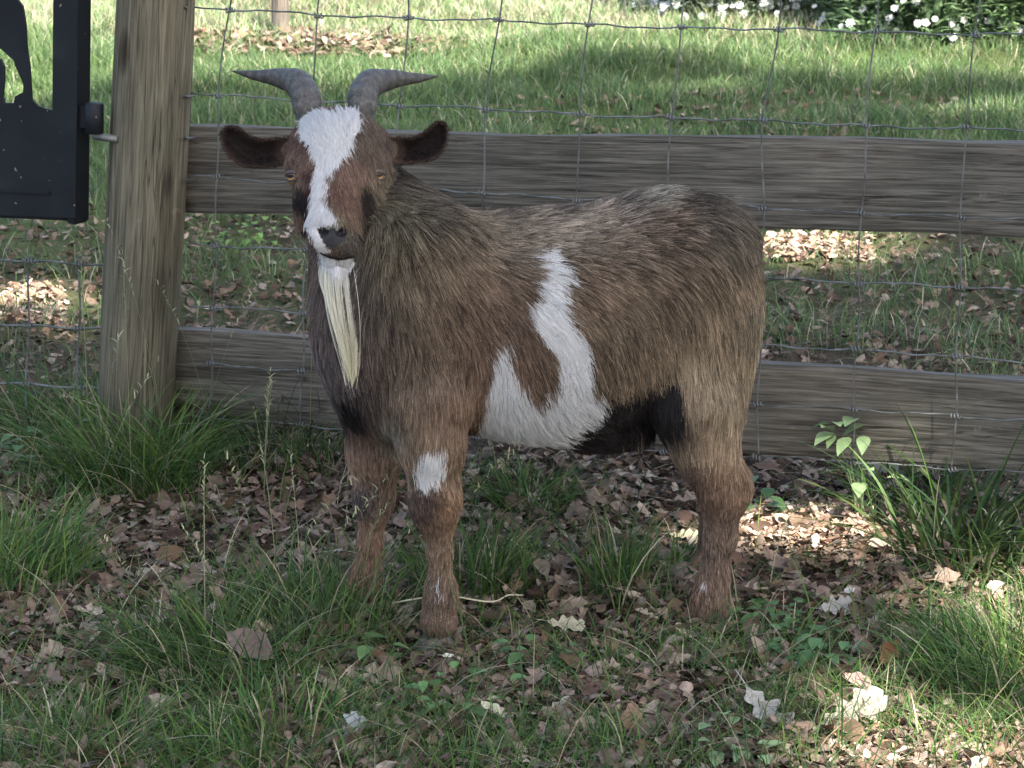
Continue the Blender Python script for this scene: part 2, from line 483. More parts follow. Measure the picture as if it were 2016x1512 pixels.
# ------------------------------------------------------------------ black metal gate with cut-out silhouette
m, nt, b = mat_new('black_gate_paint'); M_GATE = m
t = N(nt, 'ShaderNodeTexCoord'); n1 = N(nt, 'ShaderNodeTexNoise', i_Scale=14.0, i_Detail=6.0); nt.links.new(t.outputs['Object'], n1.inputs['Vector'])
r1 = ramp(nt, [(.3, (.005, .0065, .0085)), (.62, (.009, .011, .014)), (.78, (.018, .020, .022))], n1.outputs['Fac'])
n2 = N(nt, 'ShaderNodeTexNoise', i_Scale=70.0, i_Detail=2.0); nt.links.new(t.outputs['Object'], n2.inputs['Vector'])
r2 = ramp(nt, [(.735, (0, 0, 0)), (.76, (1, 1, 1))], n2.outputs['Fac'])
c = mixc(nt, r2.outputs['Color'], r1.outputs['Color'], (.16, .15, .13))
nt.links.new(c, b.inputs['Base Color']); b.inputs['Roughness'].default_value = .6; b.inputs['Specular IOR Level'].default_value = .22
GOFF = .10
gdir = FDIR * .985 + FNORM * .17; gdir /= np.linalg.norm(gdir); gnorm = np.array([gdir[1], -gdir[0], 0])
GP0 = on_fence(170, 440, GOFF)
def on_gate(u, v, off=0.0):
    r = ray(u, v); P0 = GP0 + gnorm * off
    return CAM + r * (np.dot(P0 - CAM, gnorm) / np.dot(r, gnorm))
gb = GP0.copy(); gb[2] = 0
gate = empty('gate', tuple(gb))
tag(gate, 'black metal gate panel with a cut-out animal silhouette, hung beside the post', 'gate')
# sheet outline and openings in photograph pixels, carried on past the frame to the gate's own extent
outer = [(-760, 392), (148, 430), (151, 200), (154, -60), (156, -330), (-760, -340)]
open_r = [(24, -40), (30, -6), (44, 12), (50, 48), (52, 90), (58, 132), (60, 165), (62, 196), (72, 208), (88, 214), (103, 217), (104, 60), (106, -120), (107, -240), (60, -246), (-20, -215), (-10, -150), (8, -90)]
open_l = [(-34, 120), (-16, 104), (0, 95), (8, 102), (16, 110), (26, 118), (32, 135), (40, 152), (46, 168), (45, 182), (36, 186), (29, 190), (27, 203), (9, 203), (5, 190), (8, 160), (8, 130), (0, 116), (-12, 130), (-30, 142)]
open_l2 = [(-250, 130), (-120, 118), (-90, 135), (-76, 160), (-72, 196), (-100, 206), (-300, 206), (-330, 160), (-320, 138)]
loops = [outer, open_r, open_l, open_l2]
P3 = [[Vector(on_gate(u, v)) for u, v in lp] for lp in loops]
flat2 = [[Vector((float(np.dot(np.array(p) - GP0, gdir)), float(p[2] - GP0[2]), 0)) for p in lp] for lp in P3]
tri = tessellate_polygon(flat2)
V0 = np.array([p[:] for lp in P3 for p in lp]); n0 = len(V0)
V = np.concatenate([V0, V0 - gnorm * .004]); F = []
for t3 in tri: F += [tuple(t3), tuple(n0 + i for i in t3[::-1])]
s0 = 0
for lp in loops:
    n = len(lp)
    for i in range(n):
        a_, b_ = s0 + i, s0 + (i + 1) % n
        F.append((a_, b_, n0 + b_, n0 + a_))
    s0 += n
me = mesh_np('panel_sheet', V, F, M_GATE, smooth=False)
bm = bmesh.new(); bm.from_mesh(me); bmesh.ops.recalc_face_normals(bm, faces=bm.faces); bm.to_mesh(me); bm.free()
sheet = link('panel_sheet', me, gate)
def bar(name, p, q, w, dpt, parent, mat, bev=.003, shift=0.0):
    p, q = np.array(p), np.array(q); L = np.linalg.norm(q - p); ex = (q - p) / L
    ey = -gnorm; ez = np.cross(ex, ey); c = (p + q) / 2 + ey * (dpt / 2 + shift)
    ey = np.cross(ez, ex)
    Mx = Matrix(((ex[0], ey[0], ez[0], c[0]), (ex[1], ey[1], ez[1], c[1]), (ex[2], ey[2], ez[2], c[2]), (0, 0, 0, 1)))
    return link(name, bm_mesh(name, box_vf(L, dpt, w, bev), mat), parent, Mx)
bar('frame_bar', on_gate(135, 443), on_gate(142, -330), .020, .038, gate, M_GATE, shift=.005)
bar('frame_bar', on_gate(-755, 388), on_gate(126, 424), .020, .038, gate, M_GATE, shift=.005)
bar('weld_bead', on_gate(-600, 352), on_gate(100, 380), .006, .004, gate, M_GATE, .0015, shift=-.003)
# hinge: barrel on the gate edge, pin into the post
h0, h1 = on_gate(186, 203, -.012), on_gate(186, 262, -.012)
link('hinge_barrel', tube_mesh('hinge_barrel', [h0, h0 * .98 + h1 * .02, h0 * .02 + h1 * .98, h1], [.0125, .0145, .0145, .0125], M_GATE, 18), gate)
bar('hinge_plate', on_gate(145, 232), on_gate(184, 232), .036, .006, gate, M_GATE, .0015, shift=.008)
q0, q1 = on_gate(186, 268, -.012), on_gate(232, 274, -.02)
link('hinge_pin', tube_mesh('hinge_pin', [h1, q0, q0 * .7 + q1 * .3, q1], .006, M_WIRE, 10), gate)

# ------------------------------------------------------------------ goat
PSI = math.radians(14)
EF = np.array([-math.cos(PSI), -math.sin(PSI), 0]); EL = np.array([math.sin(PSI), -math.cos(PSI), 0]); EZ = np.array([0, 0, 1.0])
GC = on_ground(1130, 1252) - EL * .092
def B(u, v, l=0.0):
    r = ray(u, v); P0 = GC + EL * l
    return CAM + r * (np.dot(P0 - CAM, EL) / np.dot(r, EL))
HD = 4.575                                    # depth of the poll
def H(u, v, dd=0.0):
    return at_depth(u, v, HD - dd)
BODY_AX = np.stack([EF, EL, EZ])
HEAD_AX = np.stack([RIGHT, -FWD, UP])
TILT = lambda deg: (lambda a: np.stack([EF * math.cos(a) + EZ * math.sin(a), EL, -EF * math.sin(a) + EZ * math.cos(a)]))(math.radians(deg))
prims = []   # (kind, data, blend, tag)
def ell(c, r, ax=BODY_AX, k=.05, tag_=0): prims.append(('e', (np.array(c), np.array(r), ax), k, tag_))
def cone(a, ra, b_, rb, k=.03, tag_=0): prims.append(('c', (np.array(a), ra, np.array(b_), rb), k, tag_))
def chain(pts, k, tag_):
    for (a, ra), (b_, rb) in zip(pts[:-1], pts[1:]): cone(a, ra, b_, rb, k, tag_)
# torso
ell(B(985, 640), (.225, .118, .140), k=.05)
ell(B(1130, 628), (.21, .132, .145), k=.05)
ell(B(1100, 695), (.165, .12, .108), k=.04)
ell(B(1318, 524), (.118, .096, .104), TILT(7), k=.05)
ell(B(1405, 600), (.047, .075, .100), k=.04)
ell(B(798, 655), (.095, .102, .145), k=.05)
ell(B(730, 690), (.055, .080, .10), k=.04)
ell(B(845, 640, .07), (.08, .048, .140), TILT(10), k=.04)          # shoulder
ell(B(845, 640, -.07), (.08, .048, .140), TILT(10), k=.04)
for s in (1, -1):                                                     # thighs
    ell(B(1390 + (0 if s > 0 else -10), 665, .060 * s), (.066, .056, .16), TILT(4), k=.04)
    ell(B(1372, 780, .07 * s), (.05, .042, .085), k=.03)
ell(B(1180, 838), (.075, .050, .030), TILT(5), k=.03)                 # sheath
# neck
cone(B(800, 560, .01), .102, H(704, 385, -.075), .066, .06, 1)
cone(B(738, 640, .02), .062, H(678, 420, -.085), .042, .05, 1)
# tail
chain([(B(1405, 455), .030), (B(1440, 480), .022), (B(1452, 535), .014)], .03, 0)
# front legs
chain([(B(842, 790, .085), .055), (B(850, 880, .092), .038), (B(857, 985, .092), .0255), (B(866, 1085, .09), .0122), (B(868, 1168, .09), .0178), (B(864, 1222, .092), .024)], .02, 2)
ell(B(856, 992, .094), (.0245, .0245, .034), k=.03, tag_=2)
chain([(B(745, 790, -.075), .052), (B(740, 890, -.085), .033), (B(736, 985, -.088), .0235), (B(729, 1068, -.09), .0120), (B(722, 1128, -.09), .0165), (B(717, 1160, -.09), .022)], .02, 2)
# hind legs
chain([(B(1372, 800, .085), .058), (B(1390, 888, .09), .036), (B(1424, 965, .09), .030), (B(1418, 1060, .085), .0178), (B(1405, 1140, .085), .0168), (B(1398, 1185, .085), .0225), (B(1396, 1222, .085), .027)], .02, 2)
ell(B(1440, 958, .09), (.02, .02, .03), k=.02, tag_=2)
chain([(B(1376, 800, -.08), .056), (B(1396, 890, -.085), .034), (B(1416, 950, -.085), .027), (B(1410, 1040, -.085), .0180), (B(1388, 1125, -.09), .0175), (B(1372, 1165, -.09), .020), (B(1362, 1190, -.09), .022)], .02, 2)
# head
ell(H(664, 292, -.015), (.0625, .072, .056), HEAD_AX, .03, 3)
ell(H(663, 345, -.02), (.060, .066, .06), HEAD_AX, .03, 3)
cone(H(655, 318, .025), .048, H(650, 440, .098), .0315, .02, 3)
cone(H(690, 395, -.02), .050, H(668, 478, .07), .027, .025, 3)
ell(H(588, 326, .020), (.016, .022, .011), HEAD_AX, .02, 3)
ell(H(735, 326, .012), (.016, .022, .011), HEAD_AX, .02, 3)
ell(H(647, 466, .112), (.0285, .026, .025), HEAD_AX, .014, 3)
ell(H(672, 485, .098), (.0245, .026, .0215), HEAD_AX, .012, 3)
ell(H(663, 514, .080), (.0205, .025, .0145), HEAD_AX, .008, 3)
for u_, d_ in ((612, .03), (716, .015)):
    ell(H(u_, 400, d_), (.022, .04, .05), HEAD_AX, .02, 3)
cone(H(588, 294, -.03), .018, H(570, 297, -.03), .010, .02, 3)
cone(H(747, 290, -.03), .018, H(766, 294, -.03), .010, .02, 3)

def sd(kind, data, P):
    if kind == 'e':
        c, r, ax = data
        q = (P - c.astype(np.float32)) @ ax.T.astype(np.float32)
        k0 = np.linalg.norm(q / r.astype(np.float32), axis=-1)
        k1 = np.linalg.norm(q / (r * r).astype(np.float32), axis=-1) + 1e-9
        return k0 * (k0 - 1) / k1
    a, ra, b_, rb = data
    ba = (b_ - a).astype(np.float32); pa = P - a.astype(np.float32)
    h = np.clip(pa @ ba / float(ba @ ba), 0, 1)
    return np.linalg.norm(pa - h[..., None] * ba, axis=-1) - (ra + (rb - ra) * h)
def bounds(kind, data, m):
    if kind == 'e':
        c, r, ax = data; e = np.sqrt(((ax.T * r) ** 2).sum(1)) + m
        return c - e, c + e
    a, ra, b_, rb = data; r = max(ra, rb) + m
    return np.minimum(a, b_) - r, np.maximum(a, b_) + r
def smin(a, b_, k):
    h = np.maximum(k - np.abs(a - b_), 0) / k
    return np.minimum(a, b_) - h * h * k * .25

STEP = .0038
lo = np.min([bounds(p[0], p[1], .02)[0] for p in prims], 0); hi = np.max([bounds(p[0], p[1], .02)[1] for p in prims], 0)
dims = np.ceil((hi - lo) / STEP).astype(int) + 1
D = np.full(dims, .5, np.float32)
for kind, data, k, tg in prims:
    b0, b1 = bounds(kind, data, k + .012)
    i0 = np.clip(np.floor((b0 - lo) / STEP).astype(int), 0, dims - 1); i1 = np.clip(np.ceil((b1 - lo) / STEP).astype(int) + 1, 1, dims)
    g = [np.arange(i0[a], i1[a], dtype=np.float32) * STEP + lo[a] for a in range(3)]
    P = np.stack(np.meshgrid(*g, indexing='ij'), -1).astype(np.float32)
    sl = tuple(slice(i0[a], i1[a]) for a in range(3))
    D[sl] = smin(D[sl], sd(kind, data, P), k)
# nostrils
for u_, v_, d_ in ((636, 457, .135), (671, 459, .128)):
    data = (H(u_, v_, d_), np.array((.0085, .014, .0050)), HEAD_AX)
    b0, b1 = bounds('e', data, .01)
    i0 = np.floor((b0 - lo) / STEP).astype(int); i1 = np.ceil((b1 - lo) / STEP).astype(int) + 1
    g = [np.arange(i0[a], i1[a], dtype=np.float32) * STEP + lo[a] for a in range(3)]
    P = np.stack(np.meshgrid(*g, indexing='ij'), -1).astype(np.float32)
    sl = tuple(slice(i0[a], i1[a]) for a in range(3))
    D[sl] = np.maximum(D[sl], -sd('e', data, P))
def surf_depth(u_, v_, d0=4.35, d1=4.75):
    dd_ = np.arange(d0, d1, .0008)
    Q = CAM + dd_[:, None] * ray(u_, v_)[None]
    ii = np.clip(np.round((Q - lo) / STEP).astype(int), 0, dims - 1)
    hit = np.argmax(D[ii[:, 0], ii[:, 1], ii[:, 2]] < 0)
    return dd_[hit]
EYE_PX = [(579, 348), (741, 346)]
EYE_D = [surf_depth(*e) for e in EYE_PX]
# surface nets
ins = D < 0
nb = [(0, 0, 0), (1, 0, 0), (0, 1, 0), (1, 1, 0), (0, 0, 1), (1, 0, 1), (0, 1, 1), (1, 1, 1)]
cd = dims - 1
cnt = np.zeros(cd, np.int8)
cs = lambda o_, a: a[o_[0]:o_[0] + cd[0], o_[1]:o_[1] + cd[1], o_[2]:o_[2] + cd[2]]
for o_ in nb: cnt += cs(o_, ins)
act = np.argwhere((cnt > 0) & (cnt < 8))
vid = np.full(cd, -1, np.int64); vid[tuple(act.T)] = np.arange(len(act))
val = np.stack([D[act[:, 0] + o_[0], act[:, 1] + o_[1], act[:, 2] + o_[2]] for o_ in nb], 1)
acc = np.zeros((len(act), 3)); wsum = np.zeros(len(act))
for i in range(8):
    for j in range(i + 1, 8):
        if sum(abs(nb[i][a] - nb[j][a]) for a in range(3)) != 1: continue
        di, dj = val[:, i], val[:, j]; m_ = (di < 0) != (dj < 0)
        t_ = np.where(m_, di / (di - dj + 1e-12), 0)[:, None]
        p_ = np.array(nb[i]) + t_ * (np.array(nb[j]) - np.array(nb[i]))
        acc += p_ * m_[:, None]; wsum += m_
GV = lo + (act + acc / wsum[:, None]) * STEP
quads = []
for a in range(3):
    b1, b2 = (a + 1) % 3, (a + 2) % 3
    s0 = [slice(None)] * 3; s1 = [slice(None)] * 3; s0[a] = slice(0, -1); s1[a] = slice(1, None)
    A0, A1 = ins[tuple(s0)], ins[tuple(s1)]
    e = np.argwhere(A0 != A1)
    e = e[(e[:, b1] > 0) & (e[:, b2] > 0) & (e[:, b1] < cd[b1]) & (e[:, b2] < cd[b2])]
    flip = A0[tuple(e.T)]
    def g_(d1, d2):
        q = e.copy(); q[:, b1] -= d1; q[:, b2] -= d2
        return vid[tuple(q.T)]
    Q = np.stack([g_(1, 1), g_(0, 1), g_(0, 0), g_(1, 0)], 1)
    Q[~flip] = Q[~flip][:, ::-1]
    quads.append(Q)
GQ = np.concatenate(quads)
# smooth once or twice
for _ in range(2):
    s = np.zeros_like(GV); w = np.zeros(len(GV))
    for a, b_ in ((0, 1), (1, 2), (2, 3), (3, 0)):
        np.add.at(s, GQ[:, a], GV[GQ[:, b_]]); np.add.at(w, GQ[:, a], 1)
        np.add.at(s, GQ[:, b_], GV[GQ[:, a]]); np.add.at(w, GQ[:, b_], 1)
    GV = GV * .45 + .55 * s / w[:, None]
fn = np.cross(GV[GQ[:, 2]] - GV[GQ[:, 0]], GV[GQ[:, 3]] - GV[GQ[:, 1]])
GN = np.zeros_like(GV)
for a in range(4): np.add.at(GN, GQ[:, a], fn)
GN /= np.linalg.norm(GN, axis=1)[:, None] + 1e-12
# region weights per vertex (torso 0, neck 1, leg 2, head 3)
RD = np.full((4, len(GV)), 9.0)
for kind, data, k, tg in prims:
    RD[tg] = np.minimum(RD[tg], sd(kind, data, GV.astype(np.float32)))
RW = np.exp(-np.clip(RD - RD.min(0), 0, 1) / .018); RW /= RW.sum(0)
print('goat body', len(GV), 'verts')
# ------------------------------------------------------------------ goat coat: colour, length and lie of the hair
def lin(c):
    c = np.asarray(c, float) / 255.0
    return np.where(c <= .04045, c / 12.92, ((c + .055) / 1.055) ** 2.4)
COLS = [  # u, v, sigma, colour of the hair
    (780, 430, 45, (122, 110, 88)), (800, 520, 50, (112, 100, 82)), (820, 620, 55, (98, 86, 74)), (640, 600, 40, (112, 98, 94)),
    (640, 720, 45, (104, 94, 96)), (690, 820, 28, (52, 46, 50)), (740, 720, 50, (92, 80, 76)), (720, 600, 50, (74, 66, 62)),
    (900, 560, 60, (120, 100, 84)), (950, 660, 60, (106, 86, 74)), (880, 400, 30, (72, 66, 62)), (820, 370, 22, (66, 60, 56)), (800, 350, 16, (62, 56, 52)),
    (920, 460, 45, (118, 106, 92)), (1000, 402, 16, (78, 72, 68)), (1000, 450, 45, (130, 117, 105)), (1120, 400, 18, (84, 78, 74)), (1150, 450, 45, (142, 129, 118)),
    (1250, 400, 25, (108, 102, 98)), (1250, 470, 45, (138, 122, 110)), (1310, 372, 22, (128, 124, 116)), (1390, 385, 20, (66, 62, 58)), (1430, 440, 30, (96, 88, 80)),
    (1200, 570, 55, (116, 97, 82)), (1230, 700, 50, (110, 94, 78)), (1330, 480, 45, (122, 104, 92)), (1300, 600, 50, (110, 94, 80)), (1400, 610, 50, (138, 118, 97)),
    (1400, 740, 50, (140, 121, 100)), (1470, 500, 30, (98, 88, 78)), (1490, 650, 30, (124, 113, 98)), (1470, 800, 35, (132, 119, 102)), (1420, 830, 35, (136, 118, 98)),
    (1350, 850, 20, (58, 50, 48)), (1410, 880, 35, (138, 117, 98)), (1440, 960, 25, (122, 97, 80)), (1400, 980, 25, (112, 88, 76)),
    (1415, 1070, 35, (108, 90, 80)), (1395, 1200, 40, (108, 89, 77)), (1345, 1180, 25, (112, 82, 66)), (1360, 950, 20, (90, 74, 66)),
    (820, 760, 45, (110, 94, 82)), (830, 850, 35, (124, 105, 90)), (890, 820, 35, (110, 88, 74)), (890, 920, 25, (126, 104, 86)),
    (840, 1010, 18, (82, 66, 62)), (885, 1010, 16, (126, 98, 78)), (866, 1090, 30, (118, 97, 82)), (865, 1220, 40, (104, 85, 74)),
    (720, 900, 30, (136, 110, 96)), (770, 860, 18, (118, 116, 112)), (715, 990, 18, (78, 68, 68)), (755, 990, 18, (112, 92, 80)), (725, 1080, 30, (116, 92, 78)), (718, 1150, 25, (104, 80, 66)),
    (590, 265, 16, (100, 72, 62)), (580, 310, 12, (112, 86, 72)), (600, 320, 10, (116, 88, 72)), (740, 265, 16, (98, 80, 68)), (730, 300, 16, (112, 92, 78)), (690, 330, 14, (122, 90, 74)), (710, 300, 10, (84, 66, 58)),
    (685, 385, 14, (112, 78, 64)), (672, 372, 10, (120, 84, 68)), (714, 368, 7, (36, 32, 36)), (714, 400, 9, (24, 22, 26)), (711, 440, 9, (28, 24, 26)), (724, 405, 7, (44, 36, 36)), (728, 372, 6, (60, 48, 44)), (700, 475, 8, (78, 70, 64)), (684, 496, 8, (80, 73, 70)), (705, 460, 8, (70, 62, 58)), (592, 368, 8, (62, 54, 52)), (598, 392, 9, (46, 38, 38)), (609, 392, 5, (52, 22, 24)), (611, 340, 5, (80, 40, 36)), (606, 345, 7, (84, 60, 54)), (606, 420, 6, (58, 26, 28)), (606, 450, 5, (66, 32, 32)), (612, 370, 5, (86, 46, 42)), (588, 420, 8, (126, 94, 74)), (590, 360, 8, (128, 100, 80)),
    (745, 385, 12, (122, 100, 74)), (735, 350, 8, (118, 94, 74)), (690, 480, 10, (104, 94, 88)), (690, 430, 8, (104, 76, 64)), (620, 470, 6, (110, 80, 66)), (760, 345, 14, (126, 110, 84)), (735, 440, 14, (96, 82, 66)), (650, 540, 20, (88, 60, 54)), (620, 540, 14, (112, 96, 88))]
FLOW = [  # u, v, sigma, du, dv in the side view
    (780, 450, 70, .15, 1), (840, 420, 50, .75, .75), (860, 520, 60, .55, .85), (700, 650, 80, .02, 1), (640, 650, 50, -.08, 1), (900, 600, 60, .45, .9), (1000, 410, 60, 1, .02), (1000, 480, 50, 1, .2),
    (1000, 600, 60, .6, .8), (1150, 420, 60, 1, -.08), (1150, 520, 60, 1, .12), (1150, 620, 60, .75, .5), (1080, 620, 60, .7, .6), (1200, 720, 60, .15, 1), (1100, 720, 60, .25, 1), (1280, 420, 60, 1, .05), (1280, 540, 50, 1, .3), (1290, 650, 50, .3, 1),
    (1400, 420, 50, .9, .55), (1400, 520, 50, .75, .75), (1400, 650, 80, .05, 1), (1480, 520, 40, .35, 1), (1480, 680, 60, .02, 1), (1400, 800, 80, .05, 1), (1060, 840, 60, .6, .5), (990, 760, 50, .1, 1), (1170, 820, 40, .9, .25), (1270, 840, 60, .3, 1),
    (850, 800, 80, .02, 1), (860, 1050, 120, 0, 1), (1410, 1050, 120, 0, 1), (730, 1000, 120, 0, 1)]
LENS = [
    (780, 450, 70, .046), (690, 650, 70, .038), (690, 820, 50, .034), (850, 450, 50, .036), (900, 600, 70, .030), (1000, 410, 50, .026), (1150, 420, 50, .026), (1150, 600, 70, .028), (1300, 380, 40, .026), (1400, 385, 26, .034), (1300, 550, 60, .030),
    (1230, 740, 50, .036), (1400, 650, 60, .034), (1400, 800, 60, .034), (1490, 700, 40, .042), (1470, 830, 30, .05), (1490, 450, 40, .028), (1060, 850, 60, .034), (1100, 650, 60, .024), (1260, 850, 50, .028), (840, 800, 50, .030), (850, 900, 40, .020), (860, 1080, 70, .012), (865, 1220, 40, .012),
    (730, 920, 40, .016), (725, 1080, 60, .012), (1410, 920, 40, .022), (1415, 1050, 60, .014), (1390, 1200, 50, .013),
    (665, 330, 45, .009), (590, 330, 30, .008), (665, 430, 30, .0065), (735, 330, 20, .012), (755, 400, 25, .03), (715, 480, 20, .012), (660, 480, 20, .004)]
def scat(tab, uv, cols):
    T = np.array([[float(x) for x in (list(r[:3]) + list(np.ravel(r[3:][0] if cols == 3 else r[3:])))] for r in tab])
    W = np.zeros(len(uv)); out = np.zeros((len(uv), T.shape[1] - 3))
    for r in T:
        d2 = ((uv[:, 0] - r[0]) ** 2 + (uv[:, 1] - r[1]) ** 2) / r[2] ** 2
        w = np.exp(-.5 * d2) + 3e-3 / (1 + d2) ** 2
        W += w; out += w[:, None] * r[3:]
    return out / W[:, None]
def coatc(c):
    c = lin(c); g = c.mean()
    return (c * .92 + g * .08) * .66 * np.array([.98, 1.0, .945])
def facec(c):
    c = coatc(c); g = c.mean()
    return (c * .78 + g * .22) * .86
COLS_L = [(u, v, s, facec(c) if s <= 16 and v < 500 and u < 770 else coatc(c)) for u, v, s, c in COLS]
WHITES = [
    [(1068, 492), (1092, 490), (1112, 512), (1140, 538), (1132, 560), (1118, 575), (1122, 600), (1128, 640), (1150, 665), (1162, 690), (1168, 735), (1166, 780), (1198, 800), (1188, 825), (1150, 855), (1110, 885), (1040, 886), (985, 876), (945, 872), (952, 840), (962, 790), (975, 740), (992, 690), (1002, 690), (1008, 730), (1022, 765), (1040, 795), (1060, 806), (1085, 795), (1100, 770), (1105, 720), (1092, 690), (1062, 660), (1048, 625), (1050, 610), (1068, 580), (1075, 540)],
    [(594, 266), (600, 244), (616, 232), (642, 234), (668, 246), (690, 230), (704, 242), (704, 260), (690, 290), (674, 312), (660, 330), (648, 352), (640, 385), (646, 402), (660, 418), (663, 436), (652, 444), (640, 448), (630, 456), (641, 486), (650, 497), (630, 503), (615, 480), (605, 454), (610, 420), (618, 385), (623, 350), (624, 320), (612, 298)],
    [(818, 925), (826, 905), (850, 896), (872, 902), (874, 925), (868, 950), (858, 960), (846, 964), (832, 974), (826, 968)],
    [(858, 1143), (866, 1140), (869, 1160), (870, 1178), (862, 1180), (864, 1168), (859, 1160)],
    [(1381, 1150), (1386, 1150), (1384, 1168), (1381, 1168)],
    [(624, 499), (640, 506), (668, 513), (694, 511), (702, 530), (692, 546), (650, 546), (632, 525)]]
BLACKS = [[(1186, 806), (1200, 790), (1250, 786), (1300, 762), (1335, 770), (1352, 800), (1345, 850), (1318, 880), (1290, 872), (1250, 888), (1190, 902), (1118, 898), (1108, 888), (1150, 858)],
          [(668, 800), (690, 790), (712, 812), (716, 850), (690, 850), (672, 830)]]
NOSE = [(624, 451), (632, 444), (645, 449), (655, 447), (668, 446), (682, 441), (687, 452), (679, 470), (663, 484), (652, 490), (640, 481), (630, 466)]
STRIPES = [[(706, 352), (721, 350), (726, 400), (720, 442), (704, 452), (704, 400)], [(580, 358), (602, 356), (613, 372), (612, 440), (605, 458), (600, 418), (588, 396)]]
def coat(P, Nn, jit=0.0):
    """colour and white mask of the coat at points P with normals Nn"""
    uv = to_px(P)
    wob = np.stack([7 * noise3(P, 60, 1) + 4 * noise3(P, 170, 3), 7 * noise3(P, 60, 4) + 4 * noise3(P, 170, 7)], -1)
    small = np.clip((uv[:, 1] < 520) & (uv[:, 0] < 800), 0, 1)[:, None]
    uvw = uv + wob * np.where(small, .45, .8)
    if jit: uvw = uvw + rng.normal(0, 1, uvw.shape) * np.where(small, jit * .45, jit)
    c = scat(COLS_L, uv, 3)
    near = (Nn @ -FWD > -.15)
    white = np.zeros(len(P), bool); black = np.zeros(len(P), bool)
    for q in WHITES: white |= in_poly(uvw[:, 0], uvw[:, 1], q)
    for q in BLACKS: black |= in_poly(uvw[:, 0], uvw[:, 1], q)
    nose = in_poly(uv[:, 0], uv[:, 1], NOSE) & near
    for q in STRIPES: c = np.where((in_poly(uvw[:, 0], uvw[:, 1], q) & near)[:, None], c * .35 + np.array([.006, .0042, .004]), c)
    white &= near & ~nose
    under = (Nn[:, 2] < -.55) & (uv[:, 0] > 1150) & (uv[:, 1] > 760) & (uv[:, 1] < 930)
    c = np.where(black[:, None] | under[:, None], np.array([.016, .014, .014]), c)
    c = np.where(white[:, None], np.array([.52, .52, .515]), c)
    c = np.where(nose[:, None], np.array([.030, .029, .033]), c)
    return uv, c, white, nose
uvV, cV, wV, nV = coat(GV, GN)
mouth = (np.abs(uvV[:, 1] - (509 - .0085 * np.maximum(668 - uvV[:, 0], 0) ** 2 - .005 * np.maximum(uvV[:, 0] - 668, 0) ** 2)) < 3.0) & (np.abs(uvV[:, 0] - 664) < 34) & (RW[3] > .5)
cV = np.where(mouth[:, None], .015, cV)
goat = empty('goat', (float(GC[0]), float(GC[1]), 0.0))
tag(goat, 'brown and white horned goat with a long cream beard, standing and facing the camera', 'goat')
body = link('body', mesh_np('body', GV, GQ, M_SKIN, cV * np.where(wV | nV, .95, .7)[:, None]), goat)

# hair roots
t3 = np.concatenate([GQ[:, [0, 1, 2]], GQ[:, [0, 2, 3]]])
ar = .5 * np.linalg.norm(np.cross(GV[t3[:, 1]] - GV[t3[:, 0]], GV[t3[:, 2]] - GV[t3[:, 0]]), axis=1)
tc = GV[t3].mean(1); tn = GN[t3].mean(1)
dens = np.where(tn @ -FWD > -.35, 1.0, .28)
rw3 = RW[:, t3].mean(2)
dens *= 1 + 2.2 * rw3[3] + .9 * rw3[2]
NH = 380000
pick = rng.choice(len(t3), NH, p=ar * dens / (ar * dens).sum())
w = rng.dirichlet((1, 1, 1), NH)
R = (GV[t3[pick]] * w[:, :, None]).sum(1); RN = (GN[t3[pick]] * w[:, :, None]).sum(1); RN /= np.linalg.norm(RN, axis=1)[:, None]
RWh = (RW[:, t3[pick]] * w[None]).sum(2)
uv, hc, hw, hn = coat(R, RN, 5.0)
fl = scat(FLOW, uv, 2); L = scat(LENS, uv, 1)[:, 0]
sgn = np.where(RN @ EL > -.3, 1, 1)
flow = -EF * fl[:, :1] - EZ * fl[:, 1:2]
# face: hair runs from the poll down to the nose, forelock fans upward from the brow
is_head = RWh[3] > .5
face_dir = -UP * 1.0 + RIGHT[None] * ((uv[:, :1] - 660) / 260)
flow = np.where(is_head[:, None], face_dir, flow)
fore = is_head & hw & (uv[:, 1] < 300 + 14 * rng.normal(size=NH))
cx = np.clip((uv[:, 0] - 668) / 45, -1.3, 1.3)
up_dir = UP[None] * 1.0 + RIGHT[None] * (cx * .55)[:, None] - FWD[None] * .15
flow = np.where(fore[:, None], up_dir, flow)
L = np.where(fore, .009 + .026 * np.clip((300 - uv[:, 1]) / 50, 0, 1) * rng.uniform(.6, 1.15, NH), L)
ear_base = is_head & (uv[:, 1] < 330) & ((uv[:, 0] < 575) | (uv[:, 0] > 760))
L = np.where(ear_base, .006, L)
eye_d = np.minimum(np.hypot(uv[:, 0] - EYE_PX[0][0], 1.3 * (uv[:, 1] - EYE_PX[0][1])), np.hypot(uv[:, 0] - EYE_PX[1][0], 1.3 * (uv[:, 1] - EYE_PX[1][1])))
L = np.where(is_head & (eye_d < 12), .001, L)
L = np.where(hn, .0004, L)
muz = is_head & (uv[:, 1] > 432) & (uv[:, 0] < 705)
L = np.where(muz & ~hn, .0026, L)
L = np.where(is_head & (uv[:, 1] > 514) & (np.abs(uv[:, 0] - 665) < 36), .011, L)
lip = is_head & (np.abs(uv[:, 1] - (509 - .0085 * np.maximum(668 - uv[:, 0], 0) ** 2 - .005 * np.maximum(uv[:, 0] - 668, 0) ** 2)) < 3.0) & (np.abs(uv[:, 0] - 664) < 34)
L = np.where(lip, .0003, L)
L = np.where(is_head, L, L * .88)
flow = flow - RN * (flow * RN).sum(1)[:, None]
flow /= np.linalg.norm(flow, axis=1)[:, None] + 1e-9
